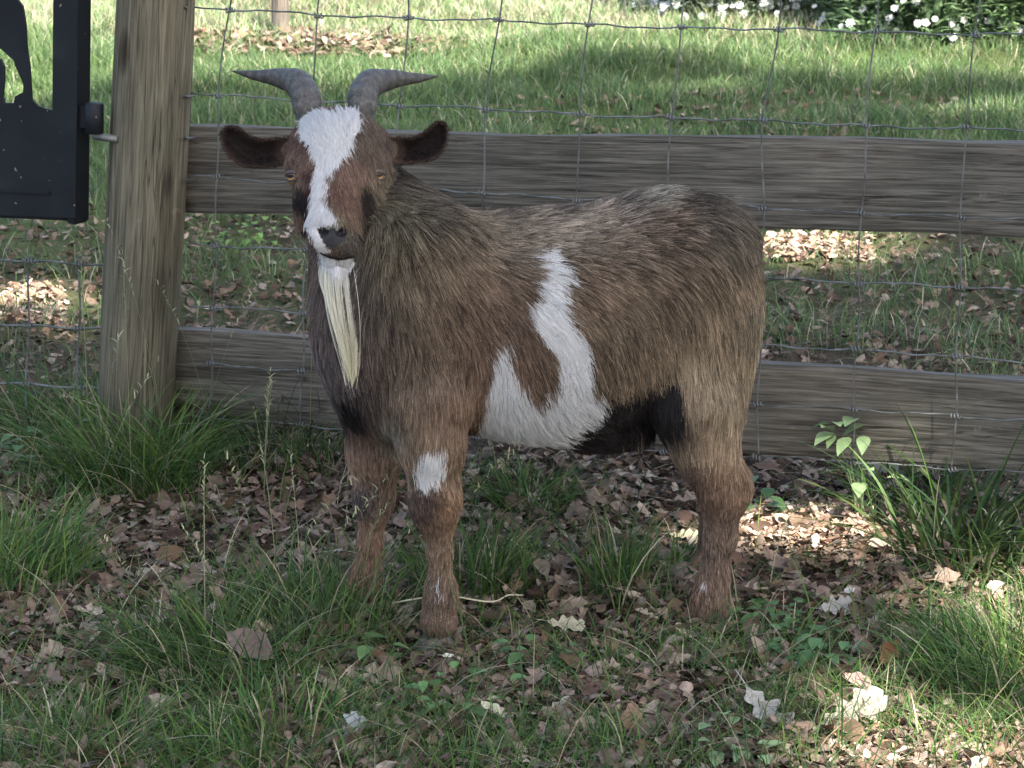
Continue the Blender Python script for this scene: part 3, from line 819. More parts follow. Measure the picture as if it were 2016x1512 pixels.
# clumps
from mathutils.kdtree import KDTree
NC = 80000
ci = rng.choice(NH, NC, replace=False)
kd = KDTree(NC)
for i, p in enumerate(R[ci]): kd.insert(p, i)
kd.balance()
own = np.fromiter((kd.find(p)[1] for p in R), dtype=np.int64, count=NH)
cj = ci[own]
clen = rng.uniform(.75, 1.25, NC)[own]; cbr = rng.normal(0, 1, NC)[own]
cturn = rng.normal(0, .13, NC)[own] * (1 - .6 * RWh[2])
big = noise3(R, 28, 5)
side = np.cross(RN, flow)
ang = cturn + rng.normal(0, .07, NH) + .16 * noise3(R, 35, 8)
flow = flow * np.cos(ang)[:, None] + side * np.sin(ang)[:, None]
Lh = L * clen * rng.uniform(.75, 1.15, NH)
lift = np.where(is_head, .25, .25) + .05 * rng.normal(size=NH)
lift = np.where((RN[:, 2] > .55) & ~is_head, lift + .22, lift)
lift = np.where(fore, .34, lift)
lift = lift * (1 - .15 * RWh[2])
K = 5
T = np.linspace(0, 1, K)
def strand(root, fl_, nrm, ln, lf):
    o = fl_[:, None] * (ln[:, None] * (.82 * T + .12 * T ** 2))[:, :, None] + nrm[:, None] * (ln[:, None] * lf[:, None] * (T * (1 - .5 * T)))[:, :, None]
    o[:, :, 2] -= (ln[:, None] * .14 * T ** 2)
    return root[:, None] + o
HP = strand(R - RN * .001, flow, RN, Lh, lift)
CPt = HP[cj]
pull = np.where(is_head & ~fore, .12, np.where(fore, .75, .40 - .25 * RWh[2]))[:, None, None] * (T ** 1.3)[None, :, None]
HP = HP * (1 - pull) + (CPt + (R - R[cj])[:, None] * .35) * pull
# keep every hair on the skin: pull its points to the wanted height over the surface
QI = np.clip((HP - lo) / STEP, 0, np.array(dims) - 2)
I0 = QI.astype(int); FR = QI - I0
dsf = np.zeros(HP.shape[:2])
for o_ in nb:
    wgt = np.ones(HP.shape[:2])
    for a in range(3): wgt = wgt * (FR[..., a] if o_[a] else 1 - FR[..., a])
    dsf += wgt * D[I0[..., 0] + o_[0], I0[..., 1] + o_[1], I0[..., 2] + o_[2]]
want = Lh[:, None] * lift[:, None] * (T * (1 - .5 * T))[None] + .0004 * T[None]
dif = want - dsf
kin = np.where(fore, 0, np.where(is_head, .9, .25 + .6 * RWh[2]))[:, None]
adj = np.where(dif > 0, np.minimum(dif, .02), np.maximum(dif * kin, -.015))
HP = HP + RN[:, None] * (adj * (T > 0)[None])[:, :, None]
# colour along each hair: banded (agouti), clump to clump variation; patch borders follow the tips
_, hc2, hw2, hn2 = coat(HP[:, 3], RN, 5.0)
hc = np.where(is_head[:, None], hc, hc2); hw = np.where(is_head, hw, hw2)
hw3 = hw[:, None]
v1 = np.clip(1 + .32 * cbr + (.15 + .16 * RWh[0]) * big + .10 * rng.normal(size=NH), .35, 1.9)
v1 = np.where(is_head, 1 + (v1 - 1) * .65, v1)
v1 = np.where(hw | hn, np.clip(1 + .09 * cbr, .7, 1.2), v1)
band = np.where(hw3, .88 + .12 * T, .42 + .98 * T ** 1.2)
HC = hc[:, None, :] * (v1[:, None] * band)[:, :, None]
light = (rng.random(NH) < .26) & ~hw & ~hn & (hc.mean(1) > .03)
HC[light] = HC[light] * 1.6 + np.array([.03, .026, .02])[None, None] * T[None, :, None]
dark = (rng.random(NH) < .10 + .18 * (RN[:, 2] > .45)) & ~hw & ~hn & ~is_head & (RWh[2] < .4)
HC[dark] = HC[dark] * .38
HC = np.clip(HC, .004, .82)
rad = (.00036 - .00025 * T)[None] * np.where(is_head, .75, 1 + .25 * RWh[2])[:, None]
def hair_obj(name, P, C, Rr, parent, mat):
    n, k = P.shape[:2]
    cu = bpy.data.hair_curves.new(name)
    cu.add_curves([k] * n)
    cu.attributes['position'].data.foreach_set('vector', P.astype(np.float32).ravel()) if 'position' in cu.attributes else cu.points.foreach_set('position', P.astype(np.float32).ravel())
    a = cu.attributes.get('radius') or cu.attributes.new('radius', 'FLOAT', 'POINT')
    a.data.foreach_set('value', np.broadcast_to(Rr, (n, k)).astype(np.float32).ravel())
    c4 = np.ones((n, k, 4), np.float32); c4[..., :3] = C
    a = cu.attributes.new('col', 'FLOAT_COLOR', 'POINT'); a.data.foreach_set('color', c4.ravel())
    cu.materials.append(mat)
    return link(name, cu, parent)
keep = L > .0015
coat_o = hair_obj('coat', HP[keep], HC[keep], rad[keep], goat, M_COAT)

# beard
def beard():
    K2 = 10; tt = np.linspace(0, 1, K2); Ps, Cs = [], []
    ctr = catmull([H(667, 512, .068), H(669, 560, .094), H(678, 630, .102), H(689, 700, .099), H(694, 768, .095)], K2)
    seg = np.arange(K2)
    NL = 36
    for k in range(NL):                                  # separate locks of hair, each with its own place, length and tone
        n = int(rng.integers(40, 70))
        off = (k + .5) / NL * 2 - 1 + rng.normal(0, .10); dep = rng.uniform(-1, 1)
        leng = rng.uniform(.84, .97) - .26 * abs(off) ** 1.6 * rng.random(); tone = rng.uniform(.72, 1.1); ph = rng.uniform(0, 6.28)
        a = rng.uniform(0, 6.283, n); q = np.sqrt(rng.random(n)); end = leng * rng.uniform(.78, 1.03, n); st = rng.uniform(0, .07, n)
        P = np.zeros((n, K2, 3))
        for j in range(K2):
            s = np.minimum((st + tt[j] * (end - st)) * (K2 - 1), K2 - 1)
            c = np.stack([np.interp(s, seg, ctr[:, m]) for m in range(3)], -1)
            half = .0158 * (1 + .30 * math.sin(tt[j] * 3.0)) * (1 - .62 * tt[j] ** 3)
            r_l = .0050 * (1 - .75 * tt[j])
            x = off * half + np.cos(a) * q * r_l + .0016 * tt[j] * math.sin(ph + 5 * tt[j])
            y = dep * half * .45 + np.sin(a) * q * r_l
            P[:, j] = c + RIGHT * x[:, None] - FWD * y[:, None]
        yel = (tt ** .9)[None, :, None]
        c = (np.array([.56, .55, .50]) * (1 - yel) + np.array([.50, .46, .31]) * yel) * tone
        c = c * np.clip(1 + .12 * rng.normal(size=n), .6, 1.3)[:, None, None]
        Ps.append(P); Cs.append(c)
    n = 120                                              # stray hairs round the locks
    off = rng.normal(0, .75, n).clip(-1.15, 1.15); dep = rng.normal(0, .8, n); end = rng.uniform(.45, 1.0, n); P = np.zeros((n, K2, 3)); dr = rng.normal(0, .004, n)
    for j in range(K2):
        s = tt[j] * end * (K2 - 1)
        c = np.stack([np.interp(s, seg, ctr[:, m]) for m in range(3)], -1)
        half = .0158 * (1 + .30 * math.sin(tt[j] * 3.0)) * (1 - .5 * tt[j] ** 3)
        P[:, j] = c + RIGHT * (off * half + dr * tt[j] ** 2)[:, None] - FWD * (dep * half * .6)[:, None]
    Ps.append(P); Cs.append(np.tile(np.array([.50, .48, .38]), (n, K2, 1)))
    return np.concatenate(Ps), np.clip(np.concatenate(Cs), 0, .8), np.linspace(.00042, .00014, K2)[None]
bp, bc, br = beard()
hair_obj('beard', bp, bc, br, goat, M_COAT)
# short white tuft of the chin
n = 1700
src = np.stack([rng.normal(664, 13, n).clip(634, 694), rng.uniform(514, 534, n)], -1)
P0 = np.array([H(u_, v_, .100 - .0000 * v_ - .00045 * abs(u_ - 664)) for u_, v_ in src])
dirn = -UP * 1.0 - FWD * .1 + RIGHT[None] * rng.normal(.05, .12, n)[:, None] + (RIGHT[None] * ((664 - src[:, :1]) / 90))
ln = rng.uniform(.010, .030, n)
tP = P0[:, None] + dirn[:, None] * (ln[:, None] * T)[:, :, None] - FWD * .004 * np.sin(T * 3)[None, :, None]
hair_obj('chin_tuft', tP, np.full((n, K, 3), .52) * rng.uniform(.8, 1.05, n)[:, None, None], (.00042 - .0003 * T)[None], goat, M_COAT)

# horns
m, nt, b = mat_new('horn'); M_HORN = m
t = N(nt, 'ShaderNodeTexCoord')
at_ = N(nt, 'ShaderNodeAttribute', attribute_name='col')
n1 = N(nt, 'ShaderNodeTexNoise', i_Scale=150.0, i_Detail=6.0, i_Roughness=.75); nt.links.new(t.outputs['Object'], n1.inputs['Vector'])
r1 = ramp(nt, [(.32, (.35, .34, .33)), (.55, (1.0, .98, .92)), (.72, (2.0, 1.9, 1.7))], n1.outputs['Fac'])
c = mixc(nt, 1.0, at_.outputs['Color'], r1.outputs['Color'], 'MULTIPLY')
nt.links.new(c, b.inputs['Base Color']); b.inputs['Roughness'].default_value = .6; b.inputs['Specular IOR Level'].default_value = .35
bump(nt, b, n1.outputs['Fac'], .6, .003)
def horn(pts, rads):
    P = catmull([H(*p) for p in pts], 90); r = np.interp(np.linspace(0, len(rads) - 1, 90), range(len(rads)), rads)
    s = np.linspace(0, 1, 90)
    r = r * (1 + .028 * np.sin(s * 75 + np.sin(s * 9)) * (1 - s) ** .7 + .03 * np.sin(s * 29 + 1))
    V, F = tube_vf(P, r, 22, flat=1.12, ref=RIGHT)
    c = np.repeat((np.array([.085, .082, .078]) * (1 - s)[:, None] + np.array([.06, .058, .056]) * s[:, None]), 22, 0)
    dark = .70 + .30 * np.sin(s * 75 + np.sin(s * 9))
    c *= np.repeat(dark, 22)[:, None] * .45 + .55
    c = np.vstack([c, c[:1], c[-1:]])
    F = [f if f[2] != f[3] else f[:3] for f in F]
    return link('horn', mesh_np('horn', V, F, M_HORN, c), goat)
horn([(614, 250, -.005), (606, 215, .0), (600, 185, -.012), (583, 163, -.035), (545, 153, -.062), (500, 148, -.085), (457, 140, -.10)], [.0180, .0192, .0202, .0186, .0115, .0065, .0008])
horn([(708, 250, -.012), (713, 212, -.005), (716, 182, -.018), (734, 164, -.04), (775, 156, -.068), (820, 154, -.09), (864, 150, -.105)], [.0180, .0192, .0202, .0186, .0115, .0065, .0008])

# ears
def ear(top, bot, dd, cup):
    n, mth = 26, 11
    tp, bt = catmull(np.array(top, float), n), catmull(np.array(bot, float), n)
    s = np.linspace(0, 1, n); V = []; C = []
    for layer in (0, 1):
        for i in range(n):
            for j in range(mth):
                f = j / (mth - 1)
                uvp = tp[i] * (1 - f) + bt[i] * f
                prof = 4 * f * (1 - f)
                d_ = dd[0] + (dd[1] - dd[0]) * s[i] - cup * prof * (1 - .45 * s[i])
                if layer: d_ -= .0065 * min(1, prof * 2.2) * math.sqrt(max(0, 1 - s[i] ** 4)) + .0006
                V.append(H(uvp[0], uvp[1], d_))
                if layer: c_ = np.array([.085, .058, .042])
                else:
                    e_ = min(1, prof * 2.0) * min(1, (1.0 - s[i]) * 8)
                    c_ = np.array([.04, .026, .02]) * (1 - e_) + np.array([.011, .0075, .0065]) * e_
                    if s[i] < .25: c_ = c_ * (s[i] / .25) + np.array([.11, .075, .055]) * (1 - s[i] / .25)
                C.append(c_)
    V = np.array(V); C = np.array(C); F = []
    k0 = n * mth
    for i in range(n - 1):
        for j in range(mth - 1):
            a_ = i * mth + j
            F.append((a_, a_ + 1, a_ + mth + 1, a_ + mth)); F.append((k0 + a_, k0 + a_ + mth, k0 + a_ + mth + 1, k0 + a_ + 1))
    rim = [i * mth for i in range(n)] + [(n - 1) * mth + j for j in range(1, mth)] + [i * mth + mth - 1 for i in range(n - 2, -1, -1)]
    for a_, b_ in zip(rim[:-1], rim[1:]): F.append((a_, b_, k0 + b_, k0 + a_))
    me = mesh_np('ear', V, F, M_SKIN, C)
    bm = bmesh.new(); bm.from_mesh(me); bmesh.ops.recalc_face_normals(bm, faces=bm.faces); bm.to_mesh(me); bm.free()
    o = link('ear', me, goat)
    # short hair along rim and back
    nh = 5000
    iv = rng.integers(0, n, nh); jv = np.where(rng.random(nh) < .15, rng.choice([0, mth - 1], nh), rng.integers(0, mth, nh)); ly = rng.integers(0, 2, nh)
    q = V[ly * k0 + iv * mth + jv] + rng.normal(0, .0014, (nh, 3))
    ax_ = V[(n - 1) * mth + mth // 2] - V[mth // 2]; ax_ /= np.linalg.norm(ax_)
    d3 = ax_[None] * .9 + rng.normal(0, .2, (nh, 3)) + (-FWD[None] * np.where(ly == 0, .25, -.4)[:, None])
    ln = rng.uniform(.0015, .0035, nh)
    pp = q[:, None] + d3[:, None] * (ln[:, None] * T)[:, :, None]
    cc = C[ly * k0 + iv * mth + jv][:, None] * (np.where(ly, .8, .42)[:, None] * rng.uniform(.7, 1.3, nh)[:, None] * (.8 + .4 * T))[:, :, None]
    hair_obj('ear_hair', pp, np.clip(cc, .004, 1), (.0003 - .0002 * T)[None], o, M_COAT).matrix_parent_inverse = Matrix.Identity(4)
    return o
ear([(582, 272), (555, 271), (530, 274), (510, 274), (492, 267), (474, 254), (458, 249), (446, 252)], [(580, 318), (555, 327), (528, 329), (503, 331), (480, 327), (460, 316), (444, 296), (435, 266)], (-.012, -.004), .016)
ear([(756, 272), (784, 270), (806, 272), (820, 268), (838, 257), (852, 245), (864, 240), (873, 243)], [(756, 318), (784, 324), (806, 323), (824, 320), (844, 317), (862, 307), (876, 287), (881, 256)], (-.016, -.006), .016)

# eyes
m, nt, b = mat_new('eye_amber'); M_EYE = m
b.inputs['Base Color'].default_value = (.30, .18, .07, 1); b.inputs['Roughness'].default_value = .15; b.inputs['Coat Weight'].default_value = .25
m, nt, b = mat_new('eye_pupil'); M_PUP = m
b.inputs['Base Color'].default_value = (.004, .004, .005, 1); b.inputs['Roughness'].default_value = .35; b.inputs['Specular IOR Level'].default_value = .2
m, nt, b = mat_new('eyelid_skin'); M_LID = m
b.inputs['Base Color'].default_value = (.045, .03, .025, 1); b.inputs['Roughness'].default_value = .5
def uv_sphere(r, nu=20, nv=12):
    bm = bmesh.new(); bmesh.ops.create_uvsphere(bm, u_segments=nu, v_segments=nv, radius=r); return bm
def eye(u_, v_, dsurf, look):
    p = at_depth(u_, v_, dsurf + .0035); look = np.array(look, float); look /= np.linalg.norm(look)
    sx = np.cross(UP, look); sx /= np.linalg.norm(sx); sy = np.cross(look, sx)
    Mx = Matrix(((sx[0], sy[0], look[0], p[0]), (sx[1], sy[1], look[1], p[1]), (sx[2], sy[2], look[2], p[2]), (0, 0, 0, 1)))
    e = link('eye', bm_mesh('eye', uv_sphere(.0102), M_EYE, True), goat, Mx)
    bm = uv_sphere(1.0); bmesh.ops.scale(bm, vec=(.0055, .0025, .0010), verts=bm.verts); bmesh.ops.translate(bm, vec=(0, .0003, .0099), verts=bm.verts)
    pu = link('pupil', bm_mesh('pupil', bm, M_PUP, True), e); pu.matrix_parent_inverse = Matrix.Identity(4)
    aa = np.linspace(0, 2 * math.pi, 25)
    ring = [np.array([.0092 * math.cos(a), .0056 * math.sin(a), .0056 + .0022 * abs(math.sin(a))]) for a in aa]
    li = link('eyelid', tube_mesh('eyelid', ring, [.0018 + .0014 * max(0, math.sin(a)) for a in aa], M_LID, 8, caps=False), e); li.matrix_parent_inverse = Matrix.Identity(4)
    return e
eye(*EYE_PX[0], EYE_D[0], -RIGHT * .45 - FWD * .9)
eye(*EYE_PX[1], EYE_D[1], RIGHT * .40 - FWD * .9)

# hooves
m, nt, b = mat_new('hoof_horn'); M_HOOF = m
t = N(nt, 'ShaderNodeTexCoord'); n1 = N(nt, 'ShaderNodeTexNoise', i_Scale=70.0, i_Detail=4.0); nt.links.new(t.outputs['Object'], n1.inputs['Vector'])
r1 = ramp(nt, [(.3, (.03, .024, .02)), (.7, (.09, .07, .055))], n1.outputs['Fac']); nt.links.new(r1.outputs['Color'], b.inputs['Base Color']); b.inputs['Roughness'].default_value = .6
def hoof(p):
    bm = bmesh.new()
    for s in (-1, 1):
        r = bmesh.ops.create_uvsphere(bm, u_segments=14, v_segments=10, radius=1.0)
        for v in r['verts']:
            x, y, z = v.co
            zz = max(-.45, z)
            v.co = (x * (.025 + .003 * (zz < 0)) + .006 - .008 * zz, y * .0115 + s * .0120, (zz + .45) * .022)
    Mx = Matrix(((EF[0], EL[0], 0, p[0]), (EF[1], EL[1], 0, p[1]), (0, 0, 1, p[2]), (0, 0, 0, 1)))
    return link('hoof', bm_mesh('hoof', bm, M_HOOF, True), goat, Mx)
for u_, v_, l_ in ((862, 1258, .092), (716, 1190, -.09), (1394, 1252, .085), (1345, 1213, -.09)):
    p = B(u_, v_, l_); p[2] = gz(p[0], p[1]) - .004
    hoof(p)
# ------------------------------------------------------------------ grass, litter, weeds
def blades(root, h, ang, bend, width, col, segs=4, twist=None, tipc=1.25):
    n = len(root); t = np.linspace(0, 1, segs + 1)
    dirv = np.stack([np.cos(ang), np.sin(ang), 0 * ang], -1)
    tw = rng.uniform(0, math.pi, n) if twist is None else twist
    sd_ = np.stack([np.cos(tw), np.sin(tw), 0 * tw], -1)
    up = h[:, None] * t * (1 - .38 * np.minimum(bend, 1.6)[:, None] * t)
    out = h[:, None] * bend[:, None] * (.25 * t + .75 * t ** 2)
    P = root[:, None] + dirv[:, None] * out[:, :, None]
    P[:, :, 2] += up
    w = width[:, None] * (1 - t) ** .55 * (.75 + .5 * t)
    Lf = P - sd_[:, None] * w[:, :, None] * .5; Rt = P + sd_[:, None] * w[:, :, None] * .5
    V = np.concatenate([np.stack([Lf[:, :-1], Rt[:, :-1]], 2).reshape(n, -1, 3), P[:, -1:]], 1)
    k = V.shape[1]; f = []
    for s in range(segs - 1): f += [(2 * s, 2 * s + 1, 2 * s + 3), (2 * s, 2 * s + 3, 2 * s + 2)]
    f.append((2 * segs - 2, 2 * segs - 1, 2 * segs))
    F = (np.arange(n)[:, None, None] * k + np.array(f)[None]).reshape(-1, 3)
    tv = np.concatenate([np.repeat(t[:-1], 2), [1.0]])
    C = col[:, None] * (.72 + (tipc - .72) * tv)[None, :, None]
    return V.reshape(-1, 3), F, C.reshape(-1, 3)
GREENS = np.array([[.058, .118, .026], [.040, .092, .024], [.078, .142, .032], [.048, .105, .038], [.105, .160, .040]])
STRAW = np.array([[.32, .28, .17], [.26, .22, .14], [.38, .35, .24]])
def greens(n, dry=.06, mul=1.0):
    c = GREENS[rng.integers(0, len(GREENS), n)] * rng.uniform(.55, 1.2, n)[:, None] * mul * .95
    d = rng.random(n) < dry
    c[d] = STRAW[rng.integers(0, 3, d.sum())] * rng.uniform(.6, 1.05, d.sum())[:, None]
    return c
def root_xy(x, y):
    return np.stack([x, y, ground_z(x, y) - .004], -1)

# lawn behind the fence
n = 270000
yy = 5.55 + (11.2 - 5.55) * rng.random(n) ** .8
xx = rng.uniform(-1, 1, n) * (.155 * yy + .95)
front = xx * 0 + (FA[1] + (xx - FA[0]) * FDIR[1] / FDIR[0])
ok = yy > front + .06
xx, yy = xx[ok], yy[ok]
rt = root_xy(xx, yy); pv = to_px(rt)
cl = noise3(rt * np.array([1, 1, 0]), 3.2, 2) + .5 * noise3(rt * np.array([1, 1, 0]), 9, 4)
near_f = np.clip((pv[:, 1] - 250) / 220, 0, 1)                # rougher ground close to the fence
p = np.clip(  .95 - .76 * near_f + .33 * cl, .05, 1)
mulch = ((pv[:, 0] - 560) / 330) ** 2 + ((pv[:, 1] - 92) / 26) ** 2 < 1 + .4 * cl
p[mulch] *= .4
barish = np.exp(-(((pv[:, 0] - 1250) / 300) ** 2 + ((pv[:, 1] - 235) / 40) ** 2))
p *= 1 - .55 * barish

sel = rng.random(len(p)) < p
rt, cl, pv = rt[sel], cl[sel], pv[sel]; n = len(rt)
h = (.052 + .02 * cl + .012 * rng.normal(size=n)).clip(.018, .13)
gc = greens(n, .07, 1.12)
farg = rt[:, 1] > 9.7 + .15 * cl
gc[farg] = greens(int(farg.sum()), .5, 1.9)  # sunlit far strip painted in: paler, yellower blade colour
gm = gc.mean(1)[:, None]; gc = (gc * .74 + gm * .26) * 1.35
V, F, C = blades(rt, h, rng.uniform(0, 6.28, n), rng.uniform(.1, .9, n), rng.uniform(.0018, .0034, n), gc, 3)
tag(link('lawn_grass', mesh_np('lawn_grass', V, F, M_BLADE, C, smooth=False)), 'green lawn grass growing behind the wire fence', 'grass', kind='stuff')

# sparse low grass on the goat's side of the fence
def ground_cover(n, fn, hmin, hmax, w, dry, mul=1.0, bend=(.2, 1.3), segs=4):
    u = rng.uniform(-120, 2140, n); v = rng.uniform(840, 1640, n)
    r = FWD[None] + RIGHT[None] * ((u - 1008) / FPX)[:, None] + UP[None] * ((756 - v) / FPX)[:, None]
    P = CAM + r * (-CAM_H / r[:, 2])[:, None]
    fr = FA[1] + (P[:, 0] - FA[0]) * FDIR[1] / FDIR[0]
    nzz = noise3(P * np.array([1, 1, 0]), 7, 6) + .6 * noise3(P * np.array([1, 1, 0]), 19, 9)
    s = (rng.random(n) < fn(u, v, nzz)) & (P[:, 1] < fr + .1)
    P = P[s]; k = len(P)
    rt = root_xy(P[:, 0], P[:, 1])
    hh = rng.uniform(hmin, hmax, k) * rng.uniform(.6, 1.2, k)
    return blades(rt, hh, rng.uniform(0, 6.28, k), rng.uniform(*bend, k), rng.uniform(w * .6, w * 1.3, k), greens(k, dry, mul), segs)
G = lambda u, v, cu, cv, su, sv: np.exp(-((u - cu) / su) ** 2 - ((v - cv) / sv) ** 2)
def dens_front(u, v, nz):
    d = .05 + .5 * G(u, v, 250, 1480, 430, 110) + .45 * G(u, v, 900, 1490, 500, 60) + .9 * G(u, v, 1900, 1330, 170, 150) + .55 * G(u, v, 1500, 1400, 230, 90)
    d += .6 * G(u, v, 60, 950, 220, 70) + .55 * G(u, v, 600, 1180, 260, 70) + .35 * G(u, v, 560, 900, 200, 60) + .5 * G(u, v, 1900, 980, 180, 70)
    d += .35 * G(u, v, 1050, 980, 140, 60) + .35 * G(u, v, 980, 1120, 110, 80) + .3 * G(u, v, 1230, 1150, 80, 70) + .35 * G(u, v, 1350, 1300, 200, 50)
    return np.clip(d * (.75 + .7 * nz), 0.01, 1)
parts = [ground_cover(80000, dens_front, .030, .085, .0025, .12, 1.1)]
parts.append(ground_cover(5200, lambda u, v, nz: .25 + .5 * dens_front(u, v, nz), .08, .17, .0024, .22, .9, (.3, 1.5), 5))
V, F, C = merge(parts)
tag(link('low_grass', mesh_np('low_grass', V, F, M_BLADE, C, smooth=False)), 'thin low grass scattered over the leaf litter around the goat', 'grass', kind='stuff')

# dry straw lying flat
n = 7600
u = rng.uniform(-120, 2140, n); v = rng.uniform(430, 1640, n)
P = np.array([on_ground(a, b_) for a, b_ in zip(u, v)])
rt = root_xy(P[:, 0], P[:, 1]); rt[:, 2] += rng.uniform(.004, .014, n)
V, F, C = blades(rt, rng.uniform(.012, .03, n), rng.uniform(0, 6.28, n), rng.uniform(1.6, 4.2, n), rng.uniform(.0012, .0026, n), STRAW[rng.integers(0, 3, n)] * rng.uniform(.4, .95, n)[:, None], 3, tipc=1.0)
tag(link('straw', mesh_np('straw', V, F, M_DEAD, C, smooth=False)), 'dry straw and stalks strewn over the ground', 'straw', kind='stuff')

# ---- dead leaves
def leaf_shape(kind, seed):
    r_ = np.random.default_rng(seed)
    if kind == 'oak':
        t = np.linspace(0, 1, 8); w = np.array([.04, .17, .11, .27, .17, .30, .20, .05])
    else:
        t = np.linspace(0, 1, 6); w = np.array([.03, .2, .29, .27, .16, .02])
    w = w * r_.uniform(.8, 1.2, len(w))
    k = len(t); curl = r_.uniform(.6, 2.6); fold = r_.uniform(-.2, .9); twist = r_.uniform(-.8, .8)
    V = []
    for i in range(k):
        for s in (-1, 0, 1):
            y = s * w[i] * r_.uniform(.85, 1.15); x = t[i] - .5
            z = fold * abs(y) * 1.1 + .18 * curl * (x * x) * r_.uniform(.8, 1.2) + twist * x * y + r_.normal(0, .022)
            V.append((x + (.05 * abs(s) if kind == 'oak' else 0), y, z))
    F = []
    for i in range(k - 1):
        for s in (0, 1):
            a_ = i * 3 + s; F += [(a_, a_ + 1, a_ + 4), (a_, a_ + 4, a_ + 3)]
    return np.array(V), np.array(F)
SHAPES = [leaf_shape('oak' if i % 3 else 'oval', 40 + i) for i in range(12)]
BROWNS = np.array([[.19, .135, .098], [.14, .095, .070], [.25, .19, .145], [.095, .062, .046], [.21, .155, .125], [.32, .26, .20], [.16, .105, .068]])
def scatter_leaves(P, size, col, tilt=.36):
    n = len(P); Vs, Fs, Cs, off = [], [], [], 0
    which = rng.integers(0, len(SHAPES), n)
    for k, (sv, sf) in enumerate(SHAPES):
        m_ = np.where(which == k)[0]
        if not len(m_): continue
        a = rng.uniform(0, 6.28, len(m_)); e1 = rng.normal(0, tilt, len(m_)); e2 = rng.normal(0, tilt, len(m_))
        X = sv[None] * size[m_][:, None, None]
        flip = np.where(rng.random(len(m_)) < .5, -1, 1)[:, None]
        x, y, z = X[..., 0], X[..., 1] , X[..., 2] * flip
        y, z = y * np.cos(e1)[:, None] - z * np.sin(e1)[:, None], y * np.sin(e1)[:, None] + z * np.cos(e1)[:, None]
        x, z = x * np.cos(e2)[:, None] + z * np.sin(e2)[:, None], -x * np.sin(e2)[:, None] + z * np.cos(e2)[:, None]
        x, y = x * np.cos(a)[:, None] - y * np.sin(a)[:, None], x * np.sin(a)[:, None] + y * np.cos(a)[:, None]
        Q = np.stack([x, y, z], -1)
        Q[..., 2] -= np.minimum(Q[..., 2].min(1), 0)[:, None] * .6
        Q = Q + P[m_][:, None]
        Vs.append(Q.reshape(-1, 3)); Fs.append((sf[None] + (np.arange(len(m_)) * len(sv))[:, None, None] + off).reshape(-1, 3))
        Cs.append((np.repeat(col[m_], len(sv), 0))); off += len(m_) * len(sv)
    return np.concatenate(Vs), np.concatenate(Fs), np.concatenate(Cs)
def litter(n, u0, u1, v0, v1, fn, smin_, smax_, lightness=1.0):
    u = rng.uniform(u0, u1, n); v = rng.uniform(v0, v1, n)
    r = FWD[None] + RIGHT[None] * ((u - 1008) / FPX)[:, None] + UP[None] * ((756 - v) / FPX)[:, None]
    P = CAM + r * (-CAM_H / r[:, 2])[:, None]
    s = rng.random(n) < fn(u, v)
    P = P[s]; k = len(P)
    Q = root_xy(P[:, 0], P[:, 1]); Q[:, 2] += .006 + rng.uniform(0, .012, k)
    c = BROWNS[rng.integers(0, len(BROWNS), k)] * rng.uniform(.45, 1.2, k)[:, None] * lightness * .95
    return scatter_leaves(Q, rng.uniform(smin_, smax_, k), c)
def dl_front(u, v):
    return np.clip(1.0 - .35 * G(u, v, 250, 1490, 330, 80) - .5 * G(u, v, 1900, 1330, 150, 140) - .5 * G(u, v, 1600, 1150, 140, 70), .12, 1)
parts = [litter(17000, -150, 2160, 880, 1660, dl_front, .009, .026), litter(4200, -150, 2160, 900, 1660, dl_front, .022, .046)]
parts.append(litter(8500, -150, 2160, 415, 880, lambda u, v: .75 + 0 * u, .010, .032, .9))
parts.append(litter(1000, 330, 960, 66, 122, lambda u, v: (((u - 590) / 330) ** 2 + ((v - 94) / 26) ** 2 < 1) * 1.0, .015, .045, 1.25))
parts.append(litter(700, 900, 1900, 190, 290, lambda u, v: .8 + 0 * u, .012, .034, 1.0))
parts.append(litter(1500, 1440, 1740, 985, 1100, lambda u, v: (((u - 1590) / 140) ** 2 + ((v - 1040) / 52) ** 2 < 1) * 1.0, .012, .032, 2.3))  # sun patch by the hind leg brightened by overly pale leaf colour
parts.append(litter(500, -40, 130, 575, 650, lambda u, v: .9 + 0 * u, .012, .034, 2.2))  # left sun patch: sunlight painted into the leaf colour
parts.append(litter(420, 1500, 1720, 470, 515, lambda u, v: .9 + 0 * u, .012, .034, 2.2))  # sun patch beyond the fence, also painted in with overly pale leaves
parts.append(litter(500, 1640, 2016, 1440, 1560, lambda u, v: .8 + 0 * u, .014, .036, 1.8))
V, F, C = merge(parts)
tag(link('leaf_litter', mesh_np('leaf_litter', V, F, M_DEAD, C, smooth=False)), 'curled dry brown leaves covering the ground', 'leaf litter', kind='stuff')

